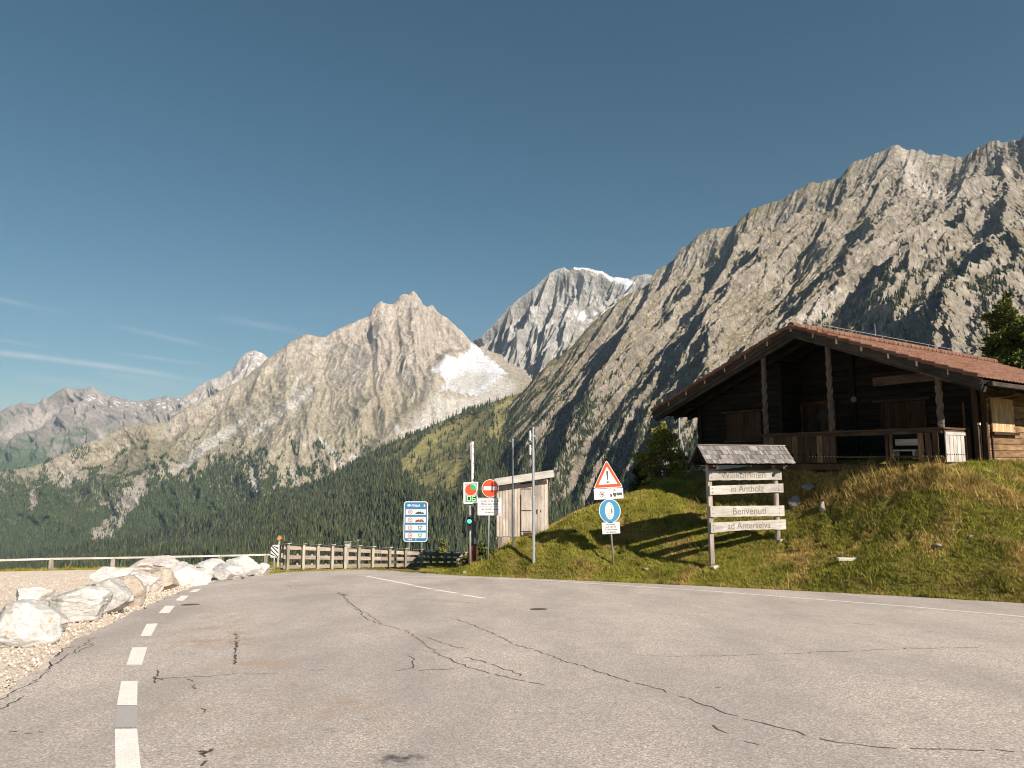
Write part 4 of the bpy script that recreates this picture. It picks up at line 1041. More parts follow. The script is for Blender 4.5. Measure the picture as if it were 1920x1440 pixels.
# ------------------------------------------------------------------ warning signs on the leaning pole
def warning():
    Y = 25.6; x0, _, _ = at(1150.5, 1063, Y); gz = tz(x0, Y); ln = at(1137, 866, Y)
    hgt = ln[2] - gz; lean = math.atan2(ln[0] - x0, hgt)
    t = empty('warning_sign', (x0, Y, gz), tilt=lean, label='leaning pole with triangular warning sign above a round blue snow-tyre sign', cat='road sign')
    L = math.hypot(hgt, ln[0] - x0); k = pxm(Y)
    S = lambda py: L * (1063 - py) / (1063 - 866.0)
    MB().cyl((0, .03, -.3), (0, .03, S(880)), .034).build('pole', M_steel, t, smooth=True)
    def tri(s_, zc): return [(-s_ * .5, zc - s_ * .289), (s_ * .5, zc - s_ * .289), (0, zc + s_ * .63)]
    def rtri(w, z0, z1, r):
        P_ = [(-w, z0), (w, z0), (0, z1)]; out = []
        cen = (0, z0 + (z1 - z0) / 3)
        for i, p in enumerate(P_):
            a, b = P_[i - 1], P_[(i + 1) % 3]
            for q in range(5):
                u = q / 4; pa = [p[j] + (a[j] - p[j]) * r for j in (0, 1)]; pb = [p[j] + (b[j] - p[j]) * r for j in (0, 1)]
                out.append(tuple((1 - u) ** 2 * pa[j] + 2 * u * (1 - u) * p[j] + u * u * pb[j] for j in (0, 1)))
        return out
    z0, z1, w = S(916), S(862), 27.5 * k
    a = MB().prism(rtri(w, z0, z1, .08), -.012, 0).build('warning_triangle', M_white, t)
    MB().prism(rtri(w * .93, z0 + .03, z1 - .045, .07), -.016, -.0123).build('red_border', M_red, a)
    MB().prism(rtri(w * .65, z0 + .135, z1 - .25, .04), -.020, -.0163).build('white_centre', M_white, a)
    cz = z0 + .42
    ex = MB().prism([(-.016, z0 + .29), (.016, z0 + .29), (.034, z0 + .60), (.022, z0 + .635), (-.022, z0 + .635), (-.034, z0 + .60)], -.024, -.0203).prism(circ(0, z0 + .215, .036, 20), -.024, -.0203)
    ex.build('exclamation_mark', M_dkgrey, a)
    p = MB().prism([(-27 * k, S(937)), (27 * k, S(937)), (27 * k, S(917)), (-27 * k, S(917))], -.012, 0).build('snow_plate', M_white, t)
    sn = MB(); c_ = (-.235, S(927))
    for q in range(4):
        a_ = math.radians(45 * q); dx, dz = math.cos(a_) * .105, math.sin(a_) * .105
        sn.beam((c_[0] - dx, -.0145, c_[1] - dz), (c_[0] + dx, -.0145, c_[1] + dz), .004, .015, up=(0, 1, 0) if abs(dx) < .01 else (0, 0, 1))
        for sgn in (1, -1): sn.prism(circ(c_[0] + sgn * dx * .9, c_[1] + sgn * dz * .9, .017, 8), -.0165, -.0125)
    x_, z_ = .06, S(932)
    sn.prism([(x_ + .25, z_ + .02), (x_ + .44, z_ + .02), (x_ + .44, z_ + .12), (x_ + .25, z_ + .12)], -.0165, -.0125).prism([(x_ + .10, z_ + .03), (x_ + .23, z_ + .03), (x_ + .23, z_ + .12), (x_ + .10, z_ + .12)], -.0165, -.0125)
    sn.prism([(x_, z_ - .01), (x_ + .06, z_ - .03), (x_ + .07, z_ + .06), (x_ + .0, z_ + .11)], -.0165, -.0125).prism(circ(x_ + .17, z_ + .02, .045, 16), -.0185, -.0125)
    sn.beam((x_ + .11, -.0145, z_ + .12), (x_ + .13, -.0145, z_ + .21), .004, .01).beam((x_ + .23, -.0145, z_ + .12), (x_ + .21, -.0145, z_ + .21), .004, .01).beam((x_ + .13, -.0145, z_ + .21), (x_ + .21, -.0145, z_ + .21), .004, .01)
    sn.prism(circ(x_ + .17, z_ + .235, .02, 10), -.0165, -.0125)
    sn.build('black_symbol', M_dkgrey, p)
    cz = S(959.5); r_ = 20.0 * k
    d = MB().prism(circ(0, cz, r_ * 1.1, 40, r_), -.012, 0).build('round_sign', M_white, t)
    MB().prism(circ(0, cz, r_ * 1.04, 40, r_ * .93), -.016, -.0123).build('blue_face', M_blue2, d)
    ty = MB().prism([(x - .01, z) for x, z in circ(-.0, cz, .315, 32, .165)], -.020, -.0163); ty.build('white_tyre', M_white, d)
    tr = MB(); 
    for q in range(-3, 4): tr.beam((-.15 + abs(q) * .012, -.0215, cz + q * .075), (.03, -.0215, cz + q * .075 - .01), .003, .012)
    tr.prism([(.055, cz - .11), (.075, cz - .06), (.078, cz + .06), (.055, cz + .11), (.045, cz)], -.023, -.0203)
    ring(tr, -.005, cz, .0, .0, -.02, -.0203, 3)
    for i in range(16):
        a0, a1 = math.radians(-80 + i * 10), math.radians(-70 + i * 10)
        tr.beam((-.0 + .095 * math.cos(a0), -.0215, cz + .25 * math.sin(a0)), (.0 + .095 * math.cos(a1), -.0215, cz + .25 * math.sin(a1)), .003, .010)
    tr.build('tyre_tread', M_dkgrey, d)
    p2 = MB().prism([(-16.3 * k, S(1002.5)), (16.3 * k, S(1002.5)), (16.3 * k, S(981)), (-16.3 * k, S(981))], -.012, 0).build('text_plate', M_white, t)
    tx = MB()
    for s_, py in (('bei Schnee', 986.3), ('und oder Eis', 990.8), ('in caso di neve', 995.8), ('e/o ghiaccio', 1000.6)): tx.text(s_, .082, 0, S(py), -.0145, sx=.9, bold=.002)
    tx.beam((-.28, -.0135, S(991.9)), (.28, -.0135, S(991.9)), .003, .006)
    tx.build('lettering', M_dkgrey, p2)
warning()

# ------------------------------------------------------------------ plank shed
def shed():
    Y = 29.2; x0, _, _ = at(931, 1022, Y); g = at(931, 1028, Y)[2] - .25
    t = empty('plank_shed', (x0, Y, g), label='narrow grey plank shed with a slanting roof behind the metal poles', cat='shed')
    H = lambda py, px=980: at(px, py, Y)[2] - g; X = lambda px: at(px, 960, Y)[0] - x0
    W = X(1027); zf = H(1006)
    zl, zr = H(911), H(898)
    body = MB(); body.prism([(0.02, zf), (W - .02, zf), (W - .02, zr - .08), (.02, zl - .08)], .03, 1.9); body.build('shell', W_grey, t)
    pl = MB(); n = 17; x = 0
    ws = [W / n] * n
    for i in range(n):
        x1 = x + ws[i]; 
        if not (X(976) - .05 < x and x1 < X(1001) + .02):
            pl.prism([(x + .006, zf + random.uniform(-.02, .01)), (x1 - .006, zf + random.uniform(-.02, .01)), (x1 - .006, zl + (zr - zl) * x1 / W - .02), (x + .006, zl + (zr - zl) * x / W - .02)], 0, .029)
        x = x1
    # vertical grain: rotate uv
    pl.uv = [[(b, a) for a, b in u] for u in pl.uv]
    pl.build('front_boarding', W_shed, t)
    def door(xa, xb, za, zb, nm, lab):
        m = MB(); k = max(3, int((xb - xa) / .13))
        for i in range(k):
            a = xa + (xb - xa) * i / k; b2 = xa + (xb - xa) * (i + 1) / k; m.prism([(a + .004, za), (b2 - .004, za), (b2 - .004, zb), (a + .004, zb)], -.028, -.002)
        m.uv = [[(b, a) for a, b in u] for u in m.uv]
        d = m.build(nm, W_shed, t, label=lab)
        return d
    d = door(X(977), X(999.5), H(1004), H(915), 'door', 'narrow plank door with dark cross battens')
    bt = MB()
    for py in (916.5, 957, 996): bt.box(((X(978) + X(996)) / 2, -.036, H(py)), (X(996) - X(977.5), .014, .035 if py < 990 else .03))
    bt.box((X(977), -.036, (H(925) + H(1005)) / 2), (.03, .014, H(925) - H(1005) - .1), long=2)
    bt.build('batten', W_brown, d)
    MB().box(((X(982) + X(996)) / 2, -.030, H(1001)), (X(996) - X(980), .003, .13)).build('brown_strip', W_brown, d)  # brown strip across the foot of the door
    d2 = door(X(1003), X(1017.5), H(1004), H(908), 'door', 'plain plank door with a dark handle')
    MB().cyl((X(1007), -.05, H(963)), (X(1007), -.05, H(955)), .018).cyl((X(1014), -.04, H(960)), (X(1014), -.04, H(956)), .014).build('handle', M_black, d2)
    sd = MB()
    for i in range(13): 
        ya = .03 + i * .143; sd.beam((W + .012, ya + .07, zf - .1), (W + .012, ya + .07, zr - .05), .13, .024, up=(1, 0, 0)); sd.beam((-.012, ya + .07, zf - .1), (-.012, ya + .07, zl - .05), .13, .024, up=(1, 0, 0))
    sd.build('side_boarding', W_shed, t)
    bs = MB(); nx = 9; X1 = X(1003)
    for i in range(nx): bs.beam((.05 + (X1 - .05) * (i + .5) / nx, .04, -.3), (.05 + (X1 - .05) * (i + .5) / nx, .04, zf - .01), (X1 - .05) / nx - .01, .03, up=(0, 1, 0))
    bs.build('plinth', W_fence, t)
    MB().beam((X(965), -.01, H(1010)), (W, -.01, H(1006)), .05, .14).build('sill_beam', W_warm, t)
    xa, xb = X(924), X(1038); sl = (H(884) - H(901)) / (xb - xa)
    rf = MB(); za = H(903.5)
    k = 11
    rf.prism([(xa, za), (xb, za + sl * (xb - xa)), (xb, za + sl * (xb - xa) + .05), (xa, za + .05)], -.32, 2.2)
    rf.build('roof', W_grey, t)
    MB().beam((xa, -.35, za - .02), (xb, -.35, za + sl * (xb - xa) - .02), .035, .30).build('verge_board', W_pale, t)
    rr = MB()
    for i in range(5): y_ = .0 + i * .45; rr.beam((xa + .1, y_, za - .07), (xb - .1, y_, za + sl * (xb - xa) - .07), .08, .1)
    rr.build('rafter', W_warm, t)
shed()

# ------------------------------------------------------------------ welcome board
def welcome():
    A = at(1338.5, 1063, 23.4); Bp = at(1462, 1017, 24.1)
    A = (A[0], A[1], tz(A[0], A[1])); 
    dx, dy = Bp[0] - A[0], Bp[1] - A[1]; L = math.hypot(dx, dy); rz = math.atan2(dy, dx)
    t = empty('welcome_board', A, rotz=rz, label='wooden welcome board with four carved planks under a small shingle roof', cat='sign board')
    zr = at(1462, 1015, Bp[1])[2] - A[2]
    H = lambda py: at(1338, py, A[1])[2] - A[2]
    ztop = H(884)
    for px_, zb, w_ in ((0, -.35, .155), (L, zr - .45, .17)):
        if px_ == 0: m = MB().beam((px_, 0.10, zb), (px_ - .03, .10, ztop + .3), w_, .13, up=(0, 1, 0), jit=.006)
        else: m = MB().cyl((px_, 0.10, zb), (px_, .10, ztop + .3), .10, .088, 12)
        m.build('post', W_post, t, bevel=.01)
    planks = (('Willkommen', 883, 900.5, -.10, L + .17, .33, .0, .47), ('in Antholz', 911, 928, -.08, L + .22, .31, .02, .50), ('Benvenuti', 949, 969, -.08, L + .22, .33, -.01, .52), ('ad Anterselva', 980, 999, -.08, L + .26, .30, .015, .5))
    rr = random.Random(4)
    for q, (s_, y0, y1, xa, xb, fs, sk, cxk) in enumerate(planks):
        z0, z1 = H(y1), H(y0); k = 22; top = []; bot = []
        for i in range(k + 1):
            x = xa + (xb - xa) * i / k; s2 = sk * x
            arch = (.04 * math.sin(math.pi * i / k) if q == 3 else .012 * math.sin(math.pi * i / k) * (1 if q == 1 else 0))
            top.append((x, z1 + s2 + rr.uniform(-.006, .006))); bot.append((x, z0 + s2 + arch + rr.uniform(-.008, .008)))
        m = MB()
        for i in range(k):
            m._add([(top[i][0], -.035, bot[i][1]), (top[i + 1][0], -.035, bot[i + 1][1]), (top[i + 1][0], -.035, top[i + 1][1]), (top[i][0], -.035, top[i][1]),
                    (top[i][0], .03, bot[i][1]), (top[i + 1][0], .03, bot[i + 1][1]), (top[i + 1][0], .03, top[i + 1][1]), (top[i][0], .03, top[i][1])],
                   [(0, 1, 2, 3), (7, 6, 5, 4), (3, 2, 6, 7), (1, 0, 4, 5)] + ([(0, 3, 7, 4)] if i == 0 else []) + ([(2, 1, 5, 6)] if i == k - 1 else []),
                   [[(top[i][0] + q * 9, 0), (top[i + 1][0] + q * 9, 0), (top[i + 1][0] + q * 9, .2), (top[i][0] + q * 9, .2)]] * (4 + (i == 0) + (i == k - 1)), .5 + .1 * q)
        p = m.build('plank', W_board, t, label='plank carved with the words ' + s_)
        xm = xa + (xb - xa) * cxk
        zt = z0 + sk * xm + (z1 - z0) * .22 + (.02 if q == 3 else 0)
        MB().text(s_, fs, xm, zt, -.0362, sx=1.02, bold=.0015, depth=.0008).build('carved_lettering', plain('groove_grey' + str(q), (.15, .13, .115)), p)
        n_ = MB()
        for xx in (.01, L + .02):
            for zz in ((z1 - z0) * .28, (z1 - z0) * .74): n_.cyl((xx, -.043, z0 + zz + sk * xx), (xx, -.034, z0 + zz + sk * xx), .016, n=10)
        n_.build('bolt', M_black, p)
    # roof
    xa, xb = -.42, L + .42; zr_, ze = H(836), H(869); hw = .52
    MB().beam((xa + .1, .1, zr_ - .10), (xb - .1, .1, zr_ - .10), .1, .1).beam((xa + .1, -.34, ze - .02), (xb - .1, -.34, ze - .02), .08, .08).beam((xa + .1, .54, ze - .02), (xb - .1, .54, ze - .02), .08, .08).build('purlin', W_dark, t)
    rr_ = MB()
    for xx in (0, L):
        rr_.beam((xx, -.42, ze - .03), (xx, .1, zr_ - .05), .07, .09); rr_.beam((xx, .62, ze - .03), (xx, .1, zr_ - .05), .07, .09); rr_.beam((xx, -.42, ztop + .13), (xx, .6, ztop + .13), .09, .10)
    for xx in (-.12, L * .5, L + .1): rr_.beam((xx, -.40, ztop + .19), (xx, -.30, ztop + .19), .08, .05)
    rr_.build('roof_beam', W_brown, t)
    dk = MB()
    for sgn in (-1, 1):
        y_e = .1 + sgn * hw
        dk.quad((xa + .03, y_e, ze - .0), (xb - .03, y_e, ze - .0), (xb - .03, .1, zr_ - .03), (xa + .03, .1, zr_ - .03)); 
    dk.build('roof_deck', W_dark, t)
    sh = MB(); rr = random.Random(9)
    for sgn in (-1, 1):
        a = Vector((0, .1, zr_)); b = Vector((0, .1 + sgn * (hw + .03), ze - .0)); d = b - a; Ls = d.length; d.normalize()
        nrm = Vector((0, sgn * -d.z * -1, 0)); nrm = Vector((1, 0, 0)).cross(d); nrm = nrm if nrm.z > 0 else -nrm
        rows = 4
        for r in range(rows):
            x = xa - .02; s0 = r / rows * Ls - (.06 if r else 0); s1 = (r + 1) / rows * Ls + .03
            while x < xb:
                w_ = rr.uniform(.05, .12); w_ = min(w_, xb + .02 - x)
                if w_ < .02: break
                e = rr.uniform(-.015, .015)
                sk_ = .10
                p0 = a + d * s0 + nrm * .012 + Vector((x + w_ / 2, 0, 0)); p1 = a + d * (s1 + e) + nrm * (.030 + rr.uniform(0, .008)) + Vector((x + w_ / 2, 0, 0))
                sh.beam(p0, p1, w_ - .007, .014, up=nrm)
                x += w_
    sh.build('shingle_cover', W_shing, t)
    MB().beam((xa - .02, .1, zr_ + .035), (xb + .02, .1, zr_ + .035), .10, .02).build('ridge_board', W_grey, t)
    bb = MB()
    for xx in (xa + .0, xb - .0):
        for sgn in (-1, 1): bb.beam((xx, .1 + sgn * (hw + .02), ze - .03), (xx, .1, zr_ - .04), .025, .09)
    bb.build('gable_board', W_dark, t)
    return A, t
WB, _ = welcome()
# ------------------------------------------------------------------ wooden fence on the far side of the road
def wood_fence():
    P0 = np.array(G(541, 1069.5)); P1 = np.array(G(872, 1062.0))
    dx, dy = P1[0] - P0[0], P1[1] - P0[1]; L = math.hypot(dx, dy); rz = math.atan2(dy, dx)
    sl = (P1[2] - P0[2]) / L
    t = empty('wooden_fence', tuple(P0), rotz=rz, label='long three-rail wooden fence with capped double posts along the far road edge', cat='fence')
    xs_px = [538.5, 567.5, 595, 622, 646, 672, 698, 730, 760, 790, 819, 847, 872]
    for i, px in enumerate(xs_px):
        g = np.array(G(px, np.interp(px, [538, 872], [1069.6, 1062.2]))); s_ = math.hypot(g[0] - P0[0], g[1] - P0[1]) * (1 if px > 541 else -1)
        zt = at(px, np.interp(px, [538, 660, 770, 872], [1019, 1023, 1029, 1036]), g[1])[2] - P0[2]; zb = s_ * sl
        p = MB().beam((s_, -.12, zb - .25), (s_, -.12, zt), .115, .12, up=(0, 1, 0), jit=.004).build('front_post', W_post, t)
        MB().beam((s_ - .18, .32, zb - .45), (s_ - .18, .32, zt - .10), .13, .13, up=(0, 1, 0), jit=.004).build('rear_post', W_post, t)
        MB().beam((s_ + .03, -.26, zt + .03), (s_ - .22, .48, zt - .07), .20, .03).build('post_cap', W_pale, t)
    for q, (za, zb) in enumerate(((1026.5, 1042), (1044.5, 1049), (1062.5, 1058.5))):
        # heights read at the two ends of the fence
        a0 = at(541, za, P0[1])[2] - P0[2]; a1 = at(872, (1041.5, 1049.5, 1057.5)[q], P1[1])[2] - P0[2]
        n = 4; r = MB()
        for i in range(n):
            s0, s1 = -.25 + (L + .35) * i / n, -.25 + (L + .35) * (i + 1) / n - .01
            r.beam((s0, -.02, a0 + (a1 - a0) * (s0 / L)), (s1, -.02, a0 + (a1 - a0) * (s1 / L)), .07, .165, jit=.006)
        r.build('rail', W_fence, t)
wood_fence()

def guard():
    pts = [(-190, 1075.5), (-60, 1072), (95, 1067.5), (211, 1065), (307, 1063), (412, 1061), (498, 1058.5)]; tops = [1055, 1052, 1047.6, 1046, 1044, 1042, 1040]
    base = [np.array(G(*p)) for p in pts]; O = base[-1]
    t = empty('guard_rail', tuple(O), label='low pale guard rail on short posts behind the row of boulders', cat='guard rail')
    tp = []
    for b, (px, py), ty in zip(base, pts, tops):
        zt = at(px, ty, b[1])[2]
        w_ = .17
        MB().beam(b - O - np.array((0, 0, .3)), (b[0] - O[0], b[1] - O[1], zt - O[2]), w_, w_ * .8, up=(0, 1, 0), taper=.86).build('post', W_post, t)
        tp.append(Vector((b[0] - O[0], b[1] - O[1] - .02, zt - O[2])))
    e = at(514, 1039.5, base[-1][1] + .6); tp.append(Vector((e[0] - O[0], e[1] - O[1], e[2] - O[2])))
    r = MB()
    for a, b in zip(tp[:-1], tp[1:]): r.beam(a, b, .09, .085)
    r.build('rail', W_pale, t)
guard()

def chevron():
    g = G(513.5, 1069); Y = g[1]; k = pxm(Y)
    t = empty('chevron_marker', g, label='black and white striped marker plate on a short pole at the fence end', cat='road marker')
    H = lambda py: at(513, py, Y)[2] - g[2]
    MB().cyl((0, 0, -.3), (.0, 0, H(1026)), .035).build('pole', M_steel, t, smooth=True)
    x0, x1, z0, z1 = -6.4 * k, 7.0 * k, H(1045), H(1021)
    oct_ = [(x0, z0), (x1 - .04, z0 + .0), (x1, z0 + .06), (x1, z1), (x0 + .07, z1 - .02), (x0, z1 - .12)]
    p = MB().prism(oct_, -.05, -.036).build('marker_plate', M_white, t)
    st = MB(); n = 5
    for i in range(n):
        zc = z0 + (z1 - z0) * (-.08 + .34 * i); h = .055; sl = .36
        q = [(x0, zc + .17), (x1, zc - .17), (x1, zc - .17 + h * 1.35), (x0, zc + .17 + h * 1.35)]
        q = [(max(x0, min(x1, a)), max(z0, min(z1, b))) for a, b in q]
        st.prism(q, -.054, -.0503)
    st.build('black_stripe', M_black, p)
    g2 = G(520.8, 1064); Y2 = g2[1]; t2 = empty('warning_beacon', g2, label='orange warning lamp on a pale post beside the striped marker', cat='warning lamp')
    H2 = lambda py: at(521, py, Y2)[2] - g2[2]
    MB().beam((0, 0, -.3), (.03, 0, H2(1018)), .07, .06, up=(0, 1, 0)).build('post', W_pale, t2)
    MB().cyl((.035, 0, H2(1018)), (.035, 0, H2(1013.5)), .05, .03).build('lamp_base', M_steel, t2)
    MB().cyl((.035, -.09, H2(1009.5)), (.035, .09, H2(1009.5)), .088, n=20).build('lamp_lens', M_orange, t2)
    MB().box((.035, 0, H2(1005.2)), (.10, .1, .04)).build('lamp_cap', M_steel2, t2)
    Y3 = 35.5; c = at(652, 1022, Y3); b3 = tz(c[0], Y3)
    t3 = empty('letter_box', (c[0], Y3, b3), label='small pale box on a thin post behind the wooden fence', cat='box')
    MB().box((0, 0, c[2] - b3), (.27, .2, .27), long=2).build('housing', W_pale, t3, bevel=.01)
    MB().box((0, -.02, c[2] - b3 + .16), (.34, .30, .035)).build('lid', W_grey, t3)
    MB().box((.02, 0, (c[2] - b3) / 2), (.06, .06, c[2] - b3 - .1), long=2).build('post', W_pale, t3)
chevron()

# ------------------------------------------------------------------ boulders
def stone_mat(name, c0, c1, stain=None, crease_vein=.5):
    b = NB(name, .9, .2); p = b.obj()
    n = b.noise(p, 2.2, 6, .62, .8); n2 = b.noise(b.mapv(p, (3, 3, 9)), 1.5, 5, .65, 1.5); n3 = b.noise(p, 22, 5, .7)
    c = b.mix(b.ramp(n, [(.3, 0), (.62, 1)]), c0, c1)
    c = b.mix(b.ramp(n2, [(.54, 0), (.60, crease_vein), (.66, 0)]), c, tuple(x * .5 for x in c0))  # dark noise bands painted in for shaded creases
    c = b.mix(b.ramp(n3, [(.3, .45), (.45, 0)]), c, tuple(x * .55 for x in c0))
    if stain: c = b.mix(b.ramp(b.noise(p, 5.5, 3, .6), [(.63, 0), (.70, .8)]), c, stain)
    b.color(c); b.bump(b.math('ADD', b.math('ADD', n, b.math('MULTIPLY', n2, .5)), b.math('MULTIPLY', n3, .25)), .8, .06)
    return b.m
S_white = stone_mat('stone_white', (.37, .365, .35), (.56, .555, .54))
S_white2 = stone_mat('stone_white_rusty', (.37, .365, .35), (.56, .555, .54), (.42, .22, .08))
S_grey = stone_mat('stone_grey', (.28, .27, .255), (.48, .47, .455))
S_tan = stone_mat('stone_tan', (.26, .225, .185), (.44, .39, .33))
S_pink = stone_mat('stone_reddish', (.42, .37, .34), (.66, .61, .58), (.40, .20, .13), .8)
S_field = stone_mat('stone_field', (.19, .175, .155), (.38, .355, .32))
import bmesh
from mathutils import noise as mnoise
def rock(name, loc, size, seed, mat, sub=4, cuts=11, rotz=None, rough=.035, groove=1.0, **kw):
    r = random.Random(seed); bm = bmesh.new(); bmesh.ops.create_icosphere(bm, subdivisions=sub, radius=1.0)
    pl = []
    for i in range(cuts):
        n = Vector((r.gauss(0, 1), r.gauss(0, 1), r.gauss(0, .8))).normalized(); pl.append((n, r.uniform(.42, .86)))
    off = Vector((r.random() * 50, r.random() * 50, r.random() * 50))
    for v in bm.verts:
        p = v.co.copy()
        for n, d in pl:
            k = p.dot(n) - d
            if k > 0: p -= n * k * 1.0
        s1 = mnoise.fractal(p * 1.3 + off, 1, 2, 4); q_ = mnoise.fractal(Vector((p.x * .9 + p.z * .5, p.y * .9, p.z * 2.2)) + off * 1.7, 1, 2, 3); s1 -= 1.1 * max(0, 1 - abs(q_) * 9) * groove; s2 = mnoise.fractal(Vector((p.x * 3, p.y * 3, p.z * 9)) + off, 1, 2, 5)
        p *= 1 + s1 * .07 + s2 * rough * .7
        v.co = Vector((p.x * size[0], p.y * size[1], p.z * size[2]))
    me = bpy.data.meshes.new(name); bm.to_mesh(me); bm.free()
    me.polygons.foreach_set('use_smooth', np.ones(len(me.polygons), bool)); me.materials.append(mat)
    m = me.update()
    o = bpy.data.objects.new(name, me); COL.objects.link(o); o.location = loc; o.rotation_euler = (0, r.uniform(-.1, .1), r.uniform(0, 6.28) if rotz is None else rotz)
    return setp(o, **kw)
BL = [  # x0,x1,ytop,ybase, material, label
    (-34, 74, 1136, 1208, S_white2, 'largest white boulder with rusty lichen spots, nearest the camera'),
    (12, 74, 1088, 1136, S_white, 'rounded white boulder just behind the rust-spotted one'),
    (50, 100, 1138, 1186, S_grey, 'grey undercut stone leaning on the rust-spotted boulder'),
    (84, 174, 1103, 1167, S_white, 'low broad white boulder second along the asphalt side'),
    (144, 216, 1083, 1151, S_grey, 'tall blocky boulder with a steep face toward the road'),
    (202, 250, 1083, 1137, S_tan, 'layered brown-banded boulder with an arched hollow'),
    (158, 228, 1056, 1098, S_white, 'bright white domed boulder behind the blocky one'),
    (216, 262, 1080, 1124, S_white, 'narrow white boulder wedged behind the arched one'),
    (232, 292, 1067, 1112, S_pink, 'pale reddish-veined boulder with a dark underside'),
    (252, 332, 1044, 1084, S_pink, 'large flat-topped reddish boulder standing above its neighbours'),
    (272, 325, 1069, 1107, S_tan, 'brown sandy boulder below the flat-topped reddish one'),
    (312, 372, 1055, 1097, S_white, 'white boulder right of the brown sandy one'),
    (350, 396, 1060, 1091, S_white, 'smaller white boulder low beside the road gravel'),
    (362, 412, 1050, 1080, S_white, 'rounded white boulder in the middle of the far group'),
    (388, 446, 1047, 1086, S_white, 'long white boulder with creased sides in the far group'),
    (424, 474, 1040, 1082, S_white, 'pointed white boulder, the highest at the far end'),
    (470, 497, 1056, 1079, S_white, 'last small white boulder near the striped marker'),
    (402, 432, 1066, 1088, S_grey, 'small grey stone at the foot of the far group')]
for i, (xa, xb, yt, yb, m, lab) in enumerate(BL):
    gx_, gy_, gz_ = G((xa + xb) / 2, yb); k = pxm(gy_); w = (xb - xa) * k; h = (yb - yt) * k * 1.02
    dpt = max(w * .40, .22)
    peak = lab.startswith('pointed')
    o = rock('boulder', (gx_, gy_ + dpt * .8, gz_ + h * .36 - ROAD_S * dpt * .8), (w * .76, dpt * 1.5, h * .62), 100 + i * 3, m, 5, cuts=13 if not peak else 16, rotz=random.uniform(-.4, .4),
             label=lab, cat='boulder', group='boulders lining the gravel lot')
# stones on the slope
def at_ground(px, py):
    r = ray(px, py); lo, hi = 3.0, 60.0
    ts = np.linspace(lo, hi, 1200); X_ = r[0] * ts; Y_ = r[1] * ts; Z_ = CAMZ + r[2] * ts
    z = terrain(X_, Y_); i = np.argmax(Z_ < z)
    return (X_[i], Y_[i], z[i])
ST = [(1518, 919, 34, 14, 'flat pale rock below the cabin porch railing'), (1490, 946, 26, 26, 'upright pale rock beside the welcome board'), (1543, 958, 20, 24, 'rounded grey rock with a shaded side on the slope'),
      (871, 1075, 16, 8, 'pale stone at the grass corner by the traffic light'), (1526, 1099, 9, 6, 'little white stone at the grass verge above the edge line'), (1716, 997, 12, 5, 'small white stone lying mid slope'),
      (1788, 996, 8, 4, 'tiny white stone right of the mid-slope one'), (1760, 1026, 24, 9, 'cracked grey rock breaking through the turf'), (1820, 1009, 12, 7, 'grey stone in a bare hollow on the right slope'),
      (1212, 1070, 22, 9, 'dark stone in the grass right of the leaning sign pole'), (1620, 988, 9, 4, 'whitish pebble near the slope centre'), (1565, 1012, 8, 4, 'pebble just right of the board post'),
      (1850, 884, 26, 5, 'flat slab of rock below the cabin side wall'), (1615, 1046, 5, 4, 'small pebble above the broken slab'), (1725, 1051, 5, 6, 'thin pale stone low on the right slope'), (1590, 907, 8, 4, 'pale stone on the bare patch near the porch')]
for i, (px, py, w, h, lab) in enumerate(ST):
    g = at_ground(px, py); k = pxm(g[1])
    rock('stone', (g[0], g[1], g[2] + h * k * .12), (w * k * .5, w * k * .4, h * k * .55), 300 + i, S_field, 3, label=lab, cat='stone', group='stones on the grass slope')
g = at_ground(1590, 1051)
t = MB().box((0, 0, .03), (.62, .18, .10)).box((.22, .02, .07), (.2, .16, .05)).build('stone_slab', M_conc, None, bevel=.02, loc=g, rotz=-.1, label='broken pale concrete slab lying in the grass below the board', cat='slab')
rock('post_footing', (WB[0] + .0, WB[1] - .08, WB[2] - .02), (.34, .26, .13), 71, M_conc, 3, label='rough concrete footing under the near post of the welcome board', cat='footing')
rock('post_footing', (at(1463, 1020, 24.1)[0], 24.1, tz(at(1463, 1020, 24.1)[0], 24.1) + .0), (.22, .2, .10), 72, M_conc, 3, label='small concrete footing under the far post of the welcome board', cat='footing')
# crumpled bottle at the verge
g = G(962, 1080.5); b_ = NB('clear_plastic', .15, .6); b_.color((.62, .70, .78)); b_.b.inputs['Transmission Weight'].default_value = .5
t = empty('plastic_bottle', (g[0], g[1] + .1, g[2] + .08), rotz=.2, label='crumpled clear plastic bottle lying at the edge of the grass', cat='bottle')
MB().cyl((-.12, 0, 0), (.02, 0, .015), .055, .045, 9).cyl((.02, 0, .015), (.11, .02, 0), .045, .055, 9).cyl((.11, .02, 0), (.15, .02, 0), .055, .02, 9).build('bottle_body', b_.m, t)
MB().cyl((.15, .02, 0), (.18, .02, 0), .018, .018, 9).build('bottle_cap', M_blue, t)
# drain covers
for (px, py, r_, lab) in ((357, 1134, .17, 'dark oval drain cover beside the dashed line'), (1010, 1142.5, .16, 'dark drain cover in the middle of the road')):
    g = G(px, py); m = MB()
    t = empty('drain_cover', (g[0], g[1], g[2]), label=lab, cat='drain cover'); t.rotation_euler.x = -math.atan(ROAD_S)
    MB().cyl((0, 0, -.02), (0, 0, .006), r_, n=28).build('iron_plate', plain('cast_iron', (.07, .06, .055), .8), t)
    rg = MB()
    for q in range(28):
        a0, a1 = 2 * math.pi * q / 28, 2 * math.pi * (q + 1) / 28
        rg.beam(((r_ + .015) * math.cos(a0), (r_ + .015) * math.sin(a0), .003), ((r_ + .015) * math.cos(a1), (r_ + .015) * math.sin(a1), .003), .03, .010)
    rg.build('rim', plain('iron_rim', (.13, .115, .10), .8), t)
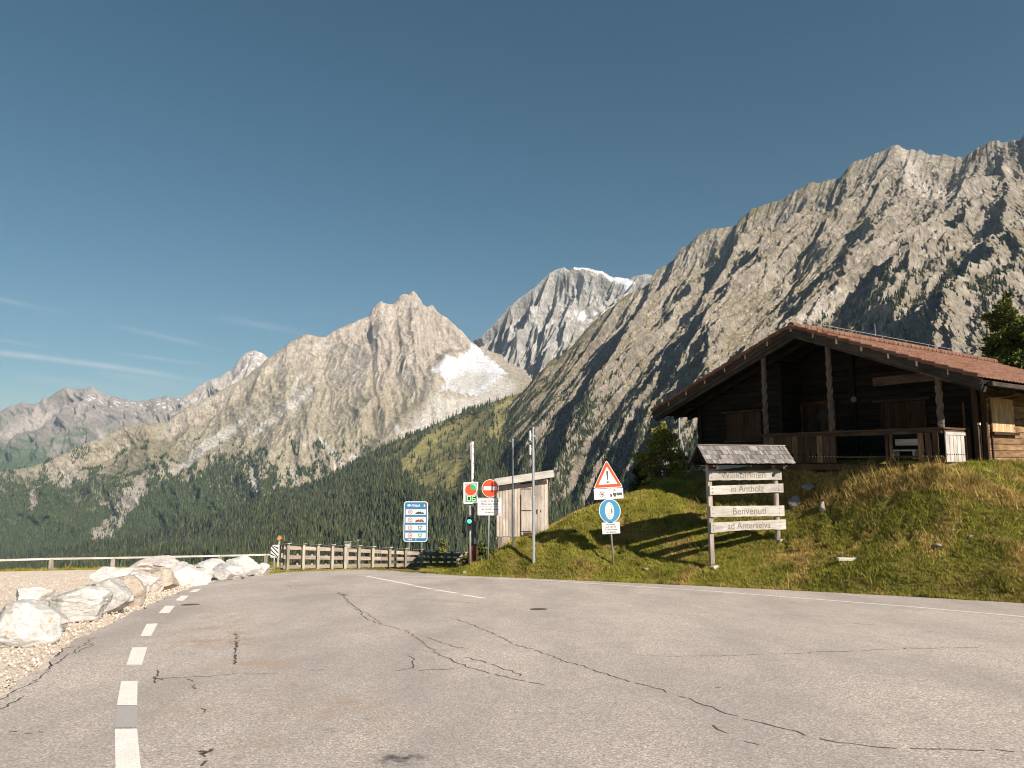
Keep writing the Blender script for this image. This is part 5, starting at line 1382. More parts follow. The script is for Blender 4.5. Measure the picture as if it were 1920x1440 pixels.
# ------------------------------------------------------------------ the log cabin
def cabin():
    O = CAB_O; rz = math.atan2(D1[1], D1[0])
    t = empty('log_cabin', O, rotz=rz, label='dark log cabin with a deep porch and red tiled roof on the grass hill', cat='cabin')
    # local: x = along the gable (0 = right corner, grows to the left), y = toward the road, z up
    def w2l(px, py, y_loc):
        """local x,z of a pixel on the plane y = y_loc"""
        r = Vector(ray(px, py)); c = Vector((0, 0, CAMZ)) - Vector(O); d2 = Vector((-D2[0], -D2[1], 0)); d1 = Vector((D1[0], D1[1], 0))
        k = (y_loc - c.dot(d2)) / r.dot(d2); p = c + r * k
        return p.dot(d1), p.z
    XR, XL = -1.25, 12.6; YF = 3.35; YB = -14.0
    xr, zr = w2l(1840, 706, YF); xl, zl = w2l(1224, 771, YF); xt, zt = w2l(1484, 611, YF)
    Wd = 11.0
    # slopes
    sR = (zt - zr) / (xt - xr); sL = (zt - zl) / (xl - xt)
    top = lambda x: (zt - sR * (xt - x)) if x < xt else (zt - sL * (x - xt))
    def logwall(name, p0, p1, z0, zf, mat, y=None, hole=None, r=.13):
        """wall of stacked squared logs between two plan points, top following zf(s)"""
        m = MB(); p0 = Vector((*p0, 0)); p1 = Vector((*p1, 0)); L = (p1 - p0).length; z = z0; dv = (p1 - p0).normalized()
        while z < z0 + 6:
            h = .235 + random.uniform(-.02, .02)
            # clip along s where z+h < zf
            ss = np.linspace(0, L, 200); ok = [q for q in ss if zf(q) > z + h * .3]
            if not ok: break
            a, b = min(ok), max(ok)
            zz = z + h / 2
            m.beam(p0 + dv * a + Vector((0, 0, zz)), p0 + dv * b + Vector((0, 0, zz)), .16 + random.uniform(-.012, .012), h - .012)
            z += h
        return m.build(name, mat, t, bevel=.012)
    # main walls
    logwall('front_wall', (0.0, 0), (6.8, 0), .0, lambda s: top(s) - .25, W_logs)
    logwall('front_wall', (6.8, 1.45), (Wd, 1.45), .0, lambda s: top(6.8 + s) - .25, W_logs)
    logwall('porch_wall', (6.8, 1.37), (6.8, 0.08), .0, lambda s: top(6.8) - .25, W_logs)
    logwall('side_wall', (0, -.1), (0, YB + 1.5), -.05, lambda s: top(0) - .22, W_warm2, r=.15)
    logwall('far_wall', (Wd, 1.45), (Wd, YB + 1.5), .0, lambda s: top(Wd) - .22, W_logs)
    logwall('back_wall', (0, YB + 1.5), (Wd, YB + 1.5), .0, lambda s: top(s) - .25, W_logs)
    # corner boards of the right corner
    c = MB(); c.beam((-.10, -.05, -.1), (-.10, -.05, top(0) - .2), .14, .12, up=(0, 1, 0)).beam((-.11, -.5, -.1), (-.11, -.5, 1.8), .05, .07, up=(0, 1, 0)); c.beam((.1, .13, 0), (.1, .13, top(0) - .2), .14, .12, up=(0, 1, 0)).beam((.35, .14, .05), (.35, .14, 1.25), .10, .06, up=(0, 1, 0)).beam((.42, .22, .05), (.42, .22, 2.1), .06, .06, up=(0, 1, 0))
    c.build('corner_post', W_brown, t)
    c = MB()
    c.beam((4.4, .12, 0), (4.4, .12, top(4.4) - .3), .18, .16, up=(0, 1, 0)).beam((6.72, 1.5, 0), (6.72, 1.5, top(6.8) - .3), .16, .16, up=(0, 1, 0)).beam((Wd - .02, 1.55, 0), (Wd - .02, 1.55, top(Wd) - .3), .2, .18, up=(0, 1, 0))
    c.build('wall_post', W_dark, t)
    # stone foundation and porch floor
    MB().box((Wd / 2, (1.4 + YB + 1.5) / 2 - .02, -.55), (Wd + .1, 1.4 - YB - 1.5, 1.08)).build('foundation', M_conc, t)
    fl = MB()
    n = 14
    for i in range(n): fl.box((3.35, .10 + 3.0 * (i + .5) / n, -.04), (7.0, 3.0 / n - .012, .05))
    fl.build('porch_floor', W_brown, t)
    MB().beam((6.9, 3.05, -.14), (-.15, 3.05, -.14), .14, .20).beam((-.1, 3.0, -.15), (-.1, .15, -.15), .12, .22).build('sill_beam', W_brown, t)
    MB().box((3.4, 1.6, -.62), (6.8, 2.7, .75)).build('porch_footing', W_dark, t)  # dark-coloured block stands for the shaded void below the porch
    # porch posts, twisted
    def twist(x, y, z0, z1):
        m = MB(); n = 12; seg = 60; vs = []; L = z1 - z0
        for i in range(seg + 1):
            z = z0 + L * i / seg; a0 = i / seg * L * 5.2
            e = 1 if .06 < i / seg < .80 else 0
            for j in range(n):
                th = 2 * math.pi * j / n; r = .088 + (.026 * math.cos(3 * (th - a0)) if e else .01); vs.append((x + r * math.cos(th), y + r * math.sin(th), z))
        fs = []; uvs = []
        for i in range(seg):
            for j in range(n):
                k = (j + 1) % n; fs.append((i * n + j, i * n + k, (i + 1) * n + k, (i + 1) * n + j)); uvs.append([(i * .05, j * .05), (i * .05, j * .05 + .05), (i * .05 + .05, j * .05 + .05), (i * .05 + .05, j * .05)])
        m._add(vs, fs, uvs, .6)
        m.build('twisted_post', W_post2, t, smooth=False)
    W_post2 = wood_mat('wood_turned_post', (.06, .045, .035), (.21, .165, .13))
    x1, _ = w2l(1437, 815, 3.0); x2, _ = w2l(1560, 806, 3.0); x3, _ = w2l(1766, 797, 3.0)
    zrail1 = w2l(1437, 817, 3.0)[1]; zrail3 = w2l(1766, 800, 3.0)[1]
    RZ = (zrail1 + zrail3) / 2
    for x in (x1, x2, x3 + .02): twist(x, 3.0, RZ + .02, top(x) - .35)
    # plate / purlins under the roof
    pu = MB()
    for x in (x1, x2, .0, xt, Wd - .1): pu.beam((x, YF - .25, top(x) - .30), (x, YB + .5, top(x) - .30), .20, .22)
    pu.build('purlin', W_dark, t)
    MB().beam((XR + .5, 3.0, top(0) - .42), (2.0, 3.0, top(0) - .42), .12, .28).beam((-.05, 3.0, top(0) - .40), (-.05, .2, top(0) - .40), .12, .34).build('porch_beam', W_brown, t)
    # carved bracket at the left eave
    xb, zb = w2l(1288, 752, 2.2)
    MB().prism([(xb - .18, zb - .32), (xb + .0, zb - .20), (xb + .22, zb - .16), (xb + .24, zb + .14), (xb - .16, zb + .14)], 1.9, 2.15).build('eave_bracket', plain('orange_brown_wood', (.42, .13, .04), .7, .3, 0, .3), t)
    # railing
    ra = MB(); ra.beam((x1 + .25, 3.0, RZ), (x3 - .08, 3.0, RZ), .17, .06).beam((x1 + .15, 3.03, RZ - .10), (x3, 3.03, RZ - .10), .06, .12)
    ra.beam((x2 + .3, 2.98, RZ + .055), (x2 - .5, 2.98, RZ + .055), .2, .03)
    ra.beam((x1, 3.03, .22), (x3, 3.03, .22), .05, .07).beam((x3 - .02, 3.0, RZ), (x3 - .02, 1.65, RZ), .15, .06).beam((x3 - .03, 3.0, RZ - .10), (x3 - .03, 1.65, RZ - .10), .05, .10)
    ra.build('hand_rail', W_brown, t)
    def bal(x, w, mat, z0=.0, z1=None):
        z1 = z1 or RZ - .13; m = MB(); h = z1 - z0
        pts = [(-w * .5, 0), (w * .5, 0), (w * .5, h * .25), (w * .36, h * .30), (w * .5, h * .35), (w * .5, h * .92), (w * .4, h), (-w * .4, h), (-w * .5, h * .92), (-w * .5, h * .35), (-w * .36, h * .30), (-w * .5, h * .25)]
        m.prism([(x + a, z0 + b) for a, b in pts], 3.065, 3.095); m.uv = [[(q[1], q[0]) for q in u] for u in m.uv]
        m.build('baluster', mat, t)
    xa = x1 + .10; xe = x2 - .18; nb = 12
    for i in range(nb):
        x = xa + (xe - xa) * (i + .5) / nb; bal(x, (xa - xe) / nb - .02 if xa > xe else (xe - xa) / nb - .02, (W_brown, W_warm2, W_brown, W_brown)[(i * 5) % 4], z0=.02)
    for px in (1668, 1662): pass
    xq = [w2l(p, 840, 3.08)[0] for p in (1663, 1671, 1727, 1741, 1755)]
    for i, x in enumerate(xq): bal(x, .17 if i > 1 else .10, (W_brown, W_warm2, W_warm2, W_brown, W_brown)[i], z0=.02)
    # white pegs along the lower rail
    pg = MB(); x = x1 - 1.9
    while x > x2 - .3: pg.cyl((x, 3.09, .24), (x, 3.115, .24), .018, n=8); x -= .12
    for px in (1730, 1738, 1747, 1756, 1765): 
        x = w2l(px, 844, 3.08)[0]; pg.cyl((x, 3.09, .24), (x, 3.115, .24), .018, n=8)
    pg.build('peg', W_pale, t)
    # end panel: its sunlight put into the pale wood colour
    m = MB(); y0_, y1_ = 3.0, 1.72; nb = 5
    for i in range(nb):
        yc = y0_ + (y1_ - y0_) * (i + .5) / nb; w = (y0_ - y1_) / nb - .025; h = RZ - .16
        m.beam((x3 - .06, yc, .06), (x3 - .06, yc, h), w, .03, up=(1, 0, 0))
    m.build('end_baluster', W_pale, t, label='end balusters with sunlight put into their pale colour')
    m = MB(); m.beam((x3 - .08, 3.0, RZ - .16), (x3 - .08, 1.66, RZ - .16), .03, .10); m.build('end_rail', W_pale, t)
    m = MB()
    for i in range(9): yc = 2.95 - i * .15; m.cyl((x3 - .10, yc, .30), (x3 - .085, yc, .30), .018, n=8)
    m.build('peg', M_black, t)
    MB().beam((x3 - .12, 3.1, -.13), (x3 - .12, .1, -.13), .10, .22).build('step_board', W_grey, t)
    # door, windows, shutters
    def boards(nm, xa, xb, z0, z1, y, mat, k, vert=True, parent=t, lab=None):
        m = MB(); 
        for i in range(k):
            a = xa + (xb - xa) * i / k; b = xa + (xb - xa) * (i + 1) / k; m.beam(((a + b) / 2, y, z0), ((a + b) / 2, y, z1), abs(b - a) - .008, .03, up=(0, 1, 0))
        return m.build(nm, mat, parent, label=lab)
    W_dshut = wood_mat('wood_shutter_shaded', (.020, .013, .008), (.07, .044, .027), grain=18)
    def pxr(p0, p1, y): a = w2l(*p0, y); b = w2l(*p1, y); return a[0], b[0], min(a[1], b[1]), max(a[1], b[1])
    xa, xb, z0, z1 = pxr((1363, 826), (1426, 772), 1.57)
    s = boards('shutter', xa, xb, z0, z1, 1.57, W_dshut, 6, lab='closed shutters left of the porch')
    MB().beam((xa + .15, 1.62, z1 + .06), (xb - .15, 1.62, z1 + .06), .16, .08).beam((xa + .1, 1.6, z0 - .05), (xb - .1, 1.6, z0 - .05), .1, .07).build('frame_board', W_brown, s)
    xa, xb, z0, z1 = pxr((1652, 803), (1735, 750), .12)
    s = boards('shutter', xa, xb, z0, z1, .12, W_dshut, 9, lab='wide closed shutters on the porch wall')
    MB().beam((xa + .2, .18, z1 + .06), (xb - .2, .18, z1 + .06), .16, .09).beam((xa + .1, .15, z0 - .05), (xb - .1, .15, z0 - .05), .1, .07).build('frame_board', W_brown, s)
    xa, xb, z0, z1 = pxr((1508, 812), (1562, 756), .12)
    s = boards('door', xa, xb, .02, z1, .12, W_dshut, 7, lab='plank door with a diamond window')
    xm = (xa * .35 + xb * .65); zm = z0 * .45 + z1 * .55
    MB().prism([(xm - .3, zm), (xm, zm - .3), (xm + .3, zm), (xm, zm + .3)], .138, .150).build('diamond_window', M_black, s)
    MB().beam((xa + .1, .15, z1 + .06), (xb - .1, .15, z1 + .06), .12, .12).beam((xa + .06, .15, 0), (xa + .06, .15, z1), .1, .08, up=(0, 1, 0)).beam((xb - .06, .15, 0), (xb - .06, .15, z1), .1, .08, up=(0, 1, 0)).build('frame_board', W_brown, s)
    xa, xb, z0, z1 = pxr((1484, 806), (1500, 765), .12)
    s = MB().box(((xa + xb) / 2, .13, (z0 + z1) / 2), (abs(xb - xa), .03, z1 - z0), long=2).build('window', plain('dark_glass', (.02, .035, .035), .15, .6), t)
    gr = MB()
    for i in range(-4, 5): gr.beam(((xa + xb) / 2 - .2, .155, (z0 + z1) / 2 + i * .16 - .12), ((xa + xb) / 2 + .2, .155, (z0 + z1) / 2 + i * .16 + .12), .012, .012).beam(((xa + xb) / 2 + .2, .155, (z0 + z1) / 2 + i * .16 - .12), ((xa + xb) / 2 - .2, .155, (z0 + z1) / 2 + i * .16 + .12), .012, .012)
    gr.build('grille', plain('green_iron', (.05, .09, .07), .6), s)
    x, z = w2l(1603, 749, .12); MB().cyl((x, .09, z), (x, .22, z), .10, .12, 20).build('wall_lamp', plain('amber_glass', (.14, .065, .03), .4), t)
    # side window with lit shutter (on the side wall, plane x = -.09)
    def w2s(px, py, x_loc):
        r = Vector(ray(px, py)); c = Vector((0, 0, CAMZ)) - Vector(O); d2 = Vector((-D2[0], -D2[1], 0)); d1 = Vector((D1[0], D1[1], 0))
        k = (x_loc - c.dot(d1)) / r.dot(d1); p = c + r * k
        return p.dot(d2), p.z
    ya, za = w2s(1861, 809, -.13); yb, zb = w2s(1898, 750, -.13)
    m = MB(); k = 8
    for i in range(k):
        yc = ya + (yb - ya) * (i + .5) / k; m.beam((-.13, yc, za), (-.13, yc, zb), abs(yb - ya) / k - .008, .035, up=(1, 0, 0))
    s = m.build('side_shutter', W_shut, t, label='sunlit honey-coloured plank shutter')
    MB().beam((-.17, ya + .12, zb + .10), (-.17, yb - .22, zb + .10), .14, .08).beam((-.17, ya + .1, za - .06), (-.17, yb - .15, za - .06), .12, .09).build('frame_board', W_brown, s)
    hg = MB()
    for zz in (za + .15, zb - .15): hg.box((-.152, yb + .05, zz), (.006, .04, .06))
    hg.build('hinge', M_black, s)
    MB().box((-.19, w2s(1836, 795, -.2)[0], w2s(1836, 795, -.2)[1]), (.08, .08, .08)).build('junction_box', M_white, t)
    # slack cable
    p0 = w2s(1848, 749, -.2); p1 = w2s(1925, 727, -.35); cb = MB(); q0 = None
    for i in range(15):
        u = i / 14; q = Vector((-.2 - .15 * u, p0[0] + (p1[0] - p0[0]) * u, p0[1] + (p1[1] - p0[1]) * u - .25 * math.sin(math.pi * u) * u))
        if q0: cb.cyl(q0, q, .012, n=6, cap=False)
        q0 = q
    cb.build('cable', plain('cable_grey', (.30, .30, .30)), t)
    # ---- roof structure
    dk = MB(); th = .10
    for (xa, xb) in ((xr, xt), (xt, xl)):
        za, zb_ = top(xa), top(xb)
        dk.prism([(xa, za - th - .10), (xb, zb_ - th - .10), (xb, zb_ - .10), (xa, za - .10)], YB, YF - .02)
    dk.build('roof_deck', W_dark, t)
    # rafters showing under the verge
    rf = MB(); y = YF - .45
    while y > YB + .6:
        for (xa, xb) in ((xr + .05, xt), (xl - .05, xt)): rf.beam((xa, y, top(xa) - .30), (xb, y, top(xb) - .30), .12, .16, up=(0, 0, 1))
        y -= .95
    rf.build('rafter', W_dark, t)
    # barge boards in overlapping lengths with pale end grain
    bg = MB(); eg = MB(); ns = 6
    for side, (xa, xb) in enumerate(((xr, xt), (xl, xt))):
        n_ = 7
        for i in range(n_):
            a = xa + (xb - xa) * i / n_; b = xa + (xb - xa) * (i + 1.0) / n_; sg = .035
            za = top(a) - .155; zb_ = top(b) - .155
            bg.beam((a, YF + .02, za + .0), (b, YF + .02, zb_ + .05), .045, .17)
            bg.beam((a, YF - .03, za - .13), (b, YF - .03, zb_ - .13), .05, .17)
            bg.beam((a, YF - .20, za - .22), (b, YF - .20, zb_ - .22), .14, .16)
            eg.beam((b, YF + .045, zb_ - .07), (b + (.0), YF + .045, zb_ + .115), .05, .045, up=(0, 1, 0), jit=.012)
    bg.build('barge_board', W_grey2, t)
    eg.build('board_end', W_pale2, t)
    # clay tiles: corrugated, stepped courses
    def tiles(xa, xb, name):
        La = abs(xb - xa); sgn = 1 if xb > xa else -1
        pitch = .36; ncol = int((YF - YB) / .25); nrow = int(math.hypot(La, top(xb) - top(xa)) / pitch)
        nu = ncol * 6 + 1; us = np.linspace(YF - .05, YB, nu); V = []; rowz = []
        for r in range(nrow):
            for e in (0, 1):
                f = (r + e) / nrow; x = xa + (xb - xa) * f; lift = .055 * (1 - e) + .012
                z = top(x) - .10 + lift + .032 * np.abs(np.sin(np.pi * (us / .25))) ** .7
                rowz.append(np.stack([np.full(nu, x), us, z], 1))
        P = np.concatenate(rowz); F_ = grid_faces(nrow * 2, nu)
        o = np_mesh(name, P, F_, M_tile, None, smooth=False); o.parent = t
        return o
    b = NB('clay_tile', .8, .2); p = b.obj(); n1 = b.noise(p, 1.1, 5, .6); n2 = b.noise(p, 14, 4, .7)
    v = b.n('ShaderNodeTexVoronoi', feature='F1'); b.put(v.inputs['Vector'], b.mapv(p, (2.9, 4, 2.9))); v.inputs['Scale'].default_value = 1.0
    sp = b.n('ShaderNodeSeparateColor'); b.put(sp.inputs[0], v.outputs['Color'])
    c = b.mix(sp.outputs[0], (.12, .052, .034), (.205, .105, .072)); c = b.mix(b.ramp(n1, [(.4, 0), (.7, .5)]), c, (.21, .145, .11)); c = b.mix(b.ramp(n2, [(.32, .6), (.45, 0)]), c, (.10, .05, .035))
    b.color(c); b.bump(n2, .4, .02); M_tile = b.m
    tiles(xr - .02, xt, 'roof_tiles'); tiles(xl + .02, xt, 'roof_tiles')
    vt = MB()
    for (xa, xb) in ((xr, xt), (xl, xt)):
        n_ = 16
        for i in range(n_):
            a = xa + (xb - xa) * (i + .02) / n_; b2 = xa + (xb - xa) * (i + 1.12) / n_
            vt.beam((a, YF + .05, top(a) + .035), (b2, YF + .05, top(b2) - .015), .26, .13)
    vt.build('verge_tile', M_tile, t, bevel=.02)
    rg = MB(); y = YF + .05
    while y > YB: rg.cyl((xt, y, zt + .0), (xt, y - .42, zt + .02), .15, .13, 12, cap=True); y -= .38
    rg.build('ridge_tile', M_tile, t)
    # lightning wire along the ridge
    lw = MB(); y = YF - .5
    lw.cyl((xt, y, zt + .26), (xt, YB + 1, zt + .26), .012, n=6)
    for q in range(8): yy = y - q * 2.0; lw.cyl((xt, yy, zt + .1), (xt, yy, zt + .27), .010, n=6)
    lw.cyl((xt, -2.6, zt + .2), (xt, -2.6, zt + .75), .012, n=6)
    lw.build('lightning_wire', M_steel, t)
    # wooden gutter along the right eave
    MB().beam((xr - .10, YF - .3, top(xr) - .20), (xr - .10, YB, top(xr) - .20), .14, .13).build('gutter', W_grey2, t)
    # gable infill boards above the porch beam (shade put into their colour) are part of front_wall; eave soffit boards
    return w2l, t, RZ
W_grey2 = wood_mat('wood_barge', (.022, .018, .015), (.10, .082, .068))
W_pale2 = wood_mat('wood_end_grain', (.45, .36, .29), (.72, .62, .53))
w2l, CAB, RZ = cabin()
# bench on the porch
def loc2w(x, y, z): return (CAB_O[0] + D1[0] * x - D2[0] * y, CAB_O[1] + D1[1] * x - D2[1] * y, CAB_O[2] + z)
xa = w2l(1673, 850, 2.55)[0]; xb = w2l(1722, 850, 2.55)[0]
t = empty('bench', loc2w((xa + xb) / 2, 2.5, 0), rotz=math.atan2(D1[1], D1[0]), label='old wooden bench standing on the cabin porch behind the railing', cat='bench')
hw = abs(xa - xb) / 2
MB().box((0, 0, .44), (2 * hw, .36, .05)).build('seat', W_grey, t)
MB().box((0, -.2, .72), (2 * hw, .04, .22)).build('backrest', W_grey, t)
for sx_ in (-1, 1): MB().box((sx_ * (hw - .1), 0, .21), (.07, .32, .42), long=2).build('leg', W_grey, t)
MB().box((0, 0.02, .14), (2 * hw - .2, .05, .06)).build('stretcher', W_grey, t)


# ------------------------------------------------------------------ pines and shrubs near by
def needles(name, centres, radii, per, ln, seed, mat, parent, tone=None):
    g = np.random.default_rng(seed); C_ = np.array(centres); R_ = np.array(radii)
    P = []; D = []
    for c, r in zip(C_, R_):
        u = g.normal(size=(per, 3)); u /= np.linalg.norm(u, axis=1)[:, None]; rad = g.random((per, 1)) ** .45
        P.append(c + u * rad * r); dd = u + g.normal(size=(per, 3)) * .5 + np.array([0, 0, .35]); D.append(dd / np.linalg.norm(dd, axis=1)[:, None])
    P = np.concatenate(P); D = np.concatenate(D); n = len(P)
    s = np.cross(D, g.normal(size=(n, 3))); s /= np.linalg.norm(s, axis=1)[:, None]
    L = ln * g.uniform(.6, 1.3, (n, 1)); w = L * .30
    V = np.stack([P - s * w, P + s * w, P + D * L + s * w * .3, P + D * L - s * w * .3], 1).reshape(-1, 3)
    Fq = np.arange(n * 4).reshape(-1, 4)
    t1 = np.repeat(g.random((n, 1)) ** 1.5, 4, 0); cl = np.repeat(np.repeat(g.random((len(C_), 1)), per, 0), 4, 0)
    base = np.array([.060, .080, .024]) * (1 - t1) + np.array([.24, .24, .055]) * t1
    base = base * (.65 + .7 * cl); base = np.where(np.repeat(g.random((n, 1)), 4, 0) < .04, np.array([.17, .10, .04]), base)
    if tone is not None: base = base * np.array(tone)
    o = np_mesh(name, V, Fq, mat, base, smooth=False); o.parent = parent
    return o
b_ = NB('pine_foliage', .8, .15); b_.color(b_.attr('Col').outputs['Color']); M_pine = b_.m
W_bark = wood_mat('bark', (.10, .075, .06), (.30, .24, .20), grain=8)
def pine(name, x, y, z, h, r, label, seed, levels=13, z0=.08, bare=None, per=60, tone=None, group=None, csz=.16, ln=.13):
    t = empty(name, (x, y, z), label=label, cat='tree', group=group); rr = random.Random(seed)
    tr = MB(); pts = [Vector((0, 0, -.2))]
    for i in range(1, 9): pts.append(Vector((rr.uniform(-.04, .04) * h, rr.uniform(-.04, .04) * h, h * i / 8 * .96)))
    for i in range(8): tr.cyl(pts[i], pts[i + 1], h * .030 * (1 - i / 8.6), h * .030 * (1 - (i + 1) / 8.6), 8, cap=False)
    cs, rs_ = [], []
    def trunk_at(f): k = min(7, int(f * 8)); return pts[k].lerp(pts[k + 1], f * 8 - k)
    for l in range(levels):
        f = z0 + (1 - z0) * (l + .4) / levels
        env = math.sin(math.pi * min(1, (f * .84 + .16)) ** .85) ** .75 if f > .3 else .72 + f * .8
        R = r * max(.14, env); nb = max(3, int(9 * env))
        for q in range(nb):
            a = rr.uniform(0, 6.28); p0 = trunk_at(f * .96); ll = R * rr.uniform(.6, 1.12)
            p1 = p0 + Vector((math.cos(a) * ll, math.sin(a) * ll, rr.uniform(-.03, .10) * h * .6))
            tr.cyl(p0, p0.lerp(p1, .9), h * .008, h * .003, 5, cap=False)
            if bare and bare(p1, f): continue
            for s_ in (.45, .72, 1.0):
                if s_ < .6 and rr.random() < .5: continue
                c = p0.lerp(p1, s_) + Vector((rr.uniform(-1, 1), rr.uniform(-1, 1), rr.uniform(-.4, .9))) * r * .10
                cs.append(c); rs_.append((r * csz * rr.uniform(.7, 1.4), r * csz * rr.uniform(.7, 1.4), r * csz * rr.uniform(.5, 1.0)))
    for q in range(6): cs.append(Vector((rr.uniform(-.1, .1) * r, rr.uniform(-.1, .1) * r, h * (1 - .05 * q)))); rs_.append((r * .10, r * .10, r * .16))
    tr.build('trunk', W_bark, t)
    needles('crown', [tuple(c) for c in cs], rs_, per, ln, seed, M_pine, t, tone)
    return t
# left pine beside the flagpole
Yp = 34.0; xp = at(1244, 905, Yp)[0]; zp = tz(xp, Yp) - .3
hp_ = at(1250, 797, Yp)[2] - zp
def bare_l(p, f): return f < .42 and p.y < .1 and abs(p.x + .0) < .55 and f > .12
pine('pine_tree', xp, Yp, zp, hp_, 1.28, 'bushy stone pine with bare lower limbs left of the flagpole', 5, levels=15, bare=bare_l, per=60, csz=.15, ln=.10, tone=(1.5, 1.4, 1.1))
Yp2 = 35.5; x2_ = at(1205, 905, Yp2)[0]; z2_ = tz(x2_, Yp2) - .4
pine('pine_tree', x2_, Yp2, z2_, at(1205, 866, Yp2)[2] - z2_, .75, 'low dark pine at the foot of the stone pine', 8, levels=8, per=60, tone=(.6, .75, .9), ln=.12)
# tall pine behind the cabin roof
Yq = 52.0; xq_ = at(1893, 700, Yq)[0]; zq = tz(xq_, Yq) - .3
pine('pine_tree', xq_, Yq, zq, at(1893, 560, Yq)[2] - zq, 2.9, 'tall dense pine rising behind the tiled roof', 12, levels=22, per=120, csz=.15, ln=.24)
Yq = 50.0; xq_ = at(1945, 700, Yq)[0]; zq = tz(xq_, Yq) - .3
pine('pine_tree', xq_, Yq, zq, at(1945, 590, Yq)[2] - zq, 2.3, 'darker pine cut by the picture edge behind the cabin', 13, levels=16, per=100, csz=.16, ln=.24, tone=(.7, .8, .8))
# bushes beyond the road fence
for (px, pyt, Y_, r_, lab, s_) in ((828, 1018, 44, 1.0, 'yellow-green young larch behind the fence end', 21), (905, 1030, 36, .8, 'dark spruce bush below the shed corner', 22), (690, 1046, 47, 1.2, 'low spruce top behind the middle of the fence', 23)):
    xx = at(px, pyt, Y_)[0]; zz = tz(xx, Y_) - .2
    pine('young_conifer', xx, Y_, zz, max(1.2, at(px, pyt, Y_)[2] - zz), r_, lab, s_, levels=9, per=40, ln=.16, csz=.2, tone=(1.2, 1.2, .8) if s_ == 21 else (.6, .75, .8))

# ------------------------------------------------------------------ grass (nobody could count it)
def grass_obj():
    g = np.random.default_rng(5); n = 170000
    x = g.uniform(-4, 26, n * 3); y = g.uniform(13.5, 36, n * 3)
    e = edge_dist(x, y)
    lx = (x - CAB_O[0]) * D1[0] + (y - CAB_O[1]) * D1[1]; ly = -((x - CAB_O[0]) * D2[0] + (y - CAB_O[1]) * D2[1])
    incab = (lx > -.3) & (lx < 11.2) & (ly < 3.05) & (ly > -14)
    vis = (x / np.maximum(y, .1) < .80)
    patch = fbm(x / .8, y / .6, 3, 307)
    keep = (e > -.03) & ~incab & vis & (g.random(n * 3) < .45 + .55 * sst(.42, .1, patch)) & ~((ly < -14))
    x, y = x[keep][:n], y[keep][:n]
    # strip along the far fence
    m = 9000; f0, f1 = np.array(G(497, 1078)[:2]), np.array(G(860, 1063)[:2]); s = g.random(m)
    u = g.random(m) * 14000
    fx = g.uniform(-24, 2.2, m); fy_ = np.interp(fx, FENCE[:, 0], FENCE[:, 1]) + g.uniform(-1.0, 1.3, m)
    tg = np.array([G(493, 1080.5)[:2], G(505, 1072)[:2], G(520, 1066)[:2], (-7, 33), (3, 36), G(850, 1064.5)[:2], G(740, 1066.8)[:2], G(560, 1072)[:2], G(515, 1075.5)[:2]])
    tx, ty = g.uniform(-13, 3, 60000), g.uniform(23, 36, 60000); k = sdpoly(tx, ty, tg) < -.03
    x = np.concatenate([x, fx, tx[k]]); y = np.concatenate([y, fy_, ty[k]])
    z = terrain(x, y); N = len(x)
    n1 = fbm(x / 1.7, y / 1.7, 4, 401); n2 = fbm(x / .45, y / .45, 3, 403)
    tuss = sst(.18, .42, fbm(x / .7, y / .7, 3, 411)); hh = (.035 + .045 * g.random(N) ** 2) * (1 + .9 * n2) * (1 + 1.3 * tuss) + .02
    lx = (x - CAB_O[0]) * D1[0] + (y - CAB_O[1]) * D1[1]; ly = -((x - CAB_O[0]) * D2[0] + (y - CAB_O[1]) * D2[1])
    tall = (ly > 3.05) & (ly < 4.2) & (lx > -2.5) & (lx < 9); hh = np.where(tall, hh * 1.3 + (g.random(N) < .03) * g.uniform(.12, .42, N), hh)
    hh = hh + (g.random(N) < .004) * g.uniform(.08, .25, N)
    B = 4; V = []; Cc = []
    dryness = sst(-.05, .5, n1 + .35 * n2) ; dryness = np.where(tall, .9, dryness)
    for b in range(B):
        a = g.uniform(0, 6.28, N); l = hh * g.uniform(.6, 1.3, N); off = g.normal(0, .02, (N, 2)); w = .006 + .02 * np.minimum(hh, .12)
        lean = g.uniform(.2, 1.0, N) * l; a2 = g.uniform(0, 6.28, N)
        bx, by = x + off[:, 0], y + off[:, 1]
        V.append(np.stack([np.stack([bx - np.cos(a) * w, by - np.sin(a) * w, z - .01], 1), np.stack([bx + np.cos(a) * w, by + np.sin(a) * w, z - .01], 1),
                           np.stack([bx + np.cos(a2) * lean, by + np.sin(a2) * lean, z + l], 1)], 1))
        t1 = g.random((N, 1)); gcol = np.array([.10, .115, .014]) * (1 - t1) + np.array([.30, .285, .045]) * t1
        dcol = np.array([.27, .18, .055]) * (1 - t1) + np.array([.48, .34, .13]) * t1
        dry = (g.random(N) < dryness * .85 + .04)[:, None]
        tn = 1.12 * (1 + .55 * fbm(x / .9, y / .9, 4, 421) - .25 * tuss)[:, None]
        Cc.append(np.repeat(np.where(dry, dcol, gcol) * tn, 3, 0))
    V = np.concatenate(V).reshape(-1, 3); Fq = np.arange(len(V)).reshape(-1, 3)
    b = NB('grass_blades', .8, .15); b.color(b.attr('Col').outputs['Color'])
    o = np_mesh('grass', V, Fq, b.m, np.concatenate(Cc), smooth=False)
    setp(o, 'short alpine grass, green and straw coloured, covering the slope', 'grass', kind='stuff')
grass_obj()
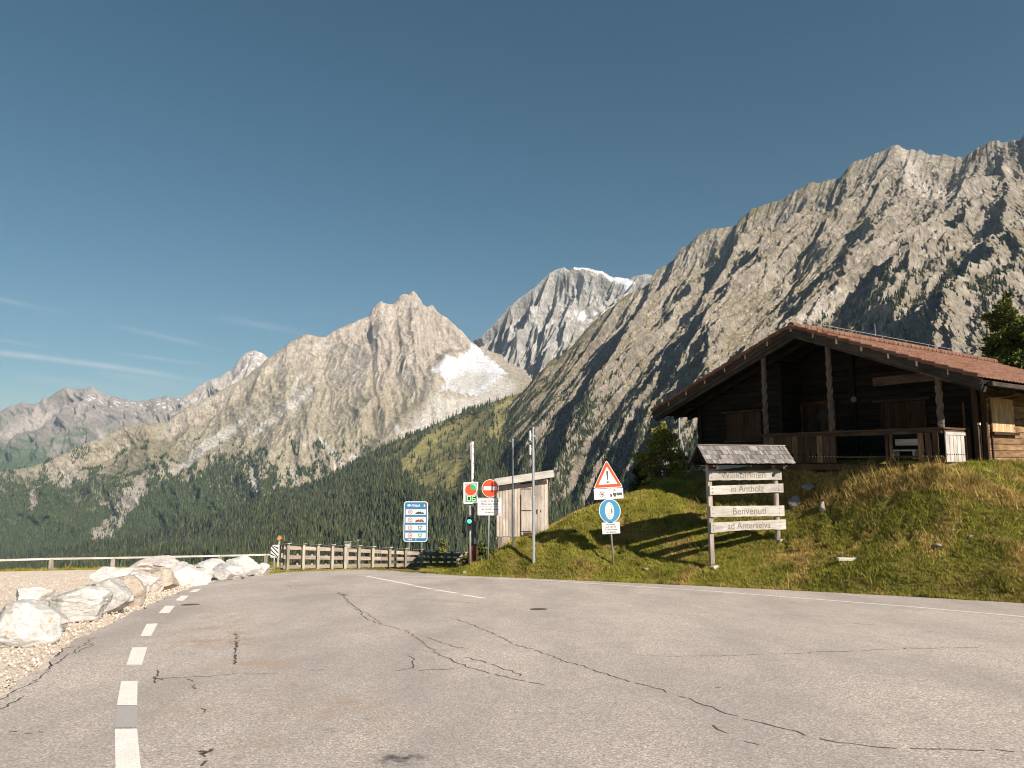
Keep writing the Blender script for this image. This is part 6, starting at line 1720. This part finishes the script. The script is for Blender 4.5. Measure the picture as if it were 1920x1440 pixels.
# loose pebbles on the gravel lot
def pebbles():
    g = np.random.default_rng(8); n = 60000
    y = g.uniform(6, 30, n); x = g.uniform(-24, -3.5, n)
    k = (sdpoly(x, y, ROADP) > .0) & (x / y > -.80); x, y = x[k], y[k]
    k = (sdpoly(x, y, ROADP) < g.exponential(3.5, len(x)) + .3); x, y = x[k], y[k]
    s = g.uniform(.007, .024, len(x)); z = -ROAD_S * y + s * .3 
    ico = np.array([(0, 0, 1), (1, 0, .1), (0, 1, .0), (-1, 0, .1), (0, -1, 0), (0, 0, -.6)]); fc = np.array([(0, 1, 2), (0, 2, 3), (0, 3, 4), (0, 4, 1), (5, 2, 1), (5, 3, 2), (5, 4, 3), (5, 1, 4)])
    N = len(x); V = np.stack([x, y, z], 1)[:, None] + ico[None] * s[:, None, None] * g.uniform(.6, 1.4, (N, 6, 3))
    Fq = (np.arange(N)[:, None, None] * 6 + fc[None]).reshape(-1, 3); c = np.repeat(np.array([.58, .49, .41]) * g.uniform(.45, 1.3, (N, 1)), 6, 0)
    b = NB('pebble_stone', .9, .15); b.color(b.attr('Col').outputs['Color'])
    setp(np_mesh('gravel', V.reshape(-1, 3), Fq, b.m, c, smooth=False), 'loose light pebbles scattered over the gravel lot', 'gravel', kind='stuff')
pebbles()

# ------------------------------------------------------------------ air

def haze():
    me = bpy.data.meshes.new('haze'); x0, x1, y0, y1, z0, z1 = -6100, 6100, -61, 9100, -702, 2000
    v = [(x, y, z) for x in (x0, x1) for y in (y0, y1) for z in (z0, z1)]
    me.from_pydata(v, [], [(0, 1, 3, 2), (4, 6, 7, 5), (0, 4, 5, 1), (2, 3, 7, 6), (0, 2, 6, 4), (1, 5, 7, 3)])
    m = bpy.data.materials.new('haze_air'); m.use_nodes = True; nt = m.node_tree
    for n in list(nt.nodes): nt.nodes.remove(n)
    o_ = nt.nodes.new('ShaderNodeOutputMaterial'); p = nt.nodes.new('ShaderNodeVolumePrincipled')
    p.inputs['Color'].default_value = (.52, .72, .98, 1); p.inputs['Density'].default_value = HAZE; p.inputs['Anisotropy'].default_value = 0.0
    nt.links.new(p.outputs[0], o_.inputs['Volume']); me.materials.append(m)
    o = bpy.data.objects.new('haze', me); COL.objects.link(o); setp(o, 'faint blue mountain haze filling the valley', 'haze', kind='stuff')
HAZE = 3.2e-5
haze()
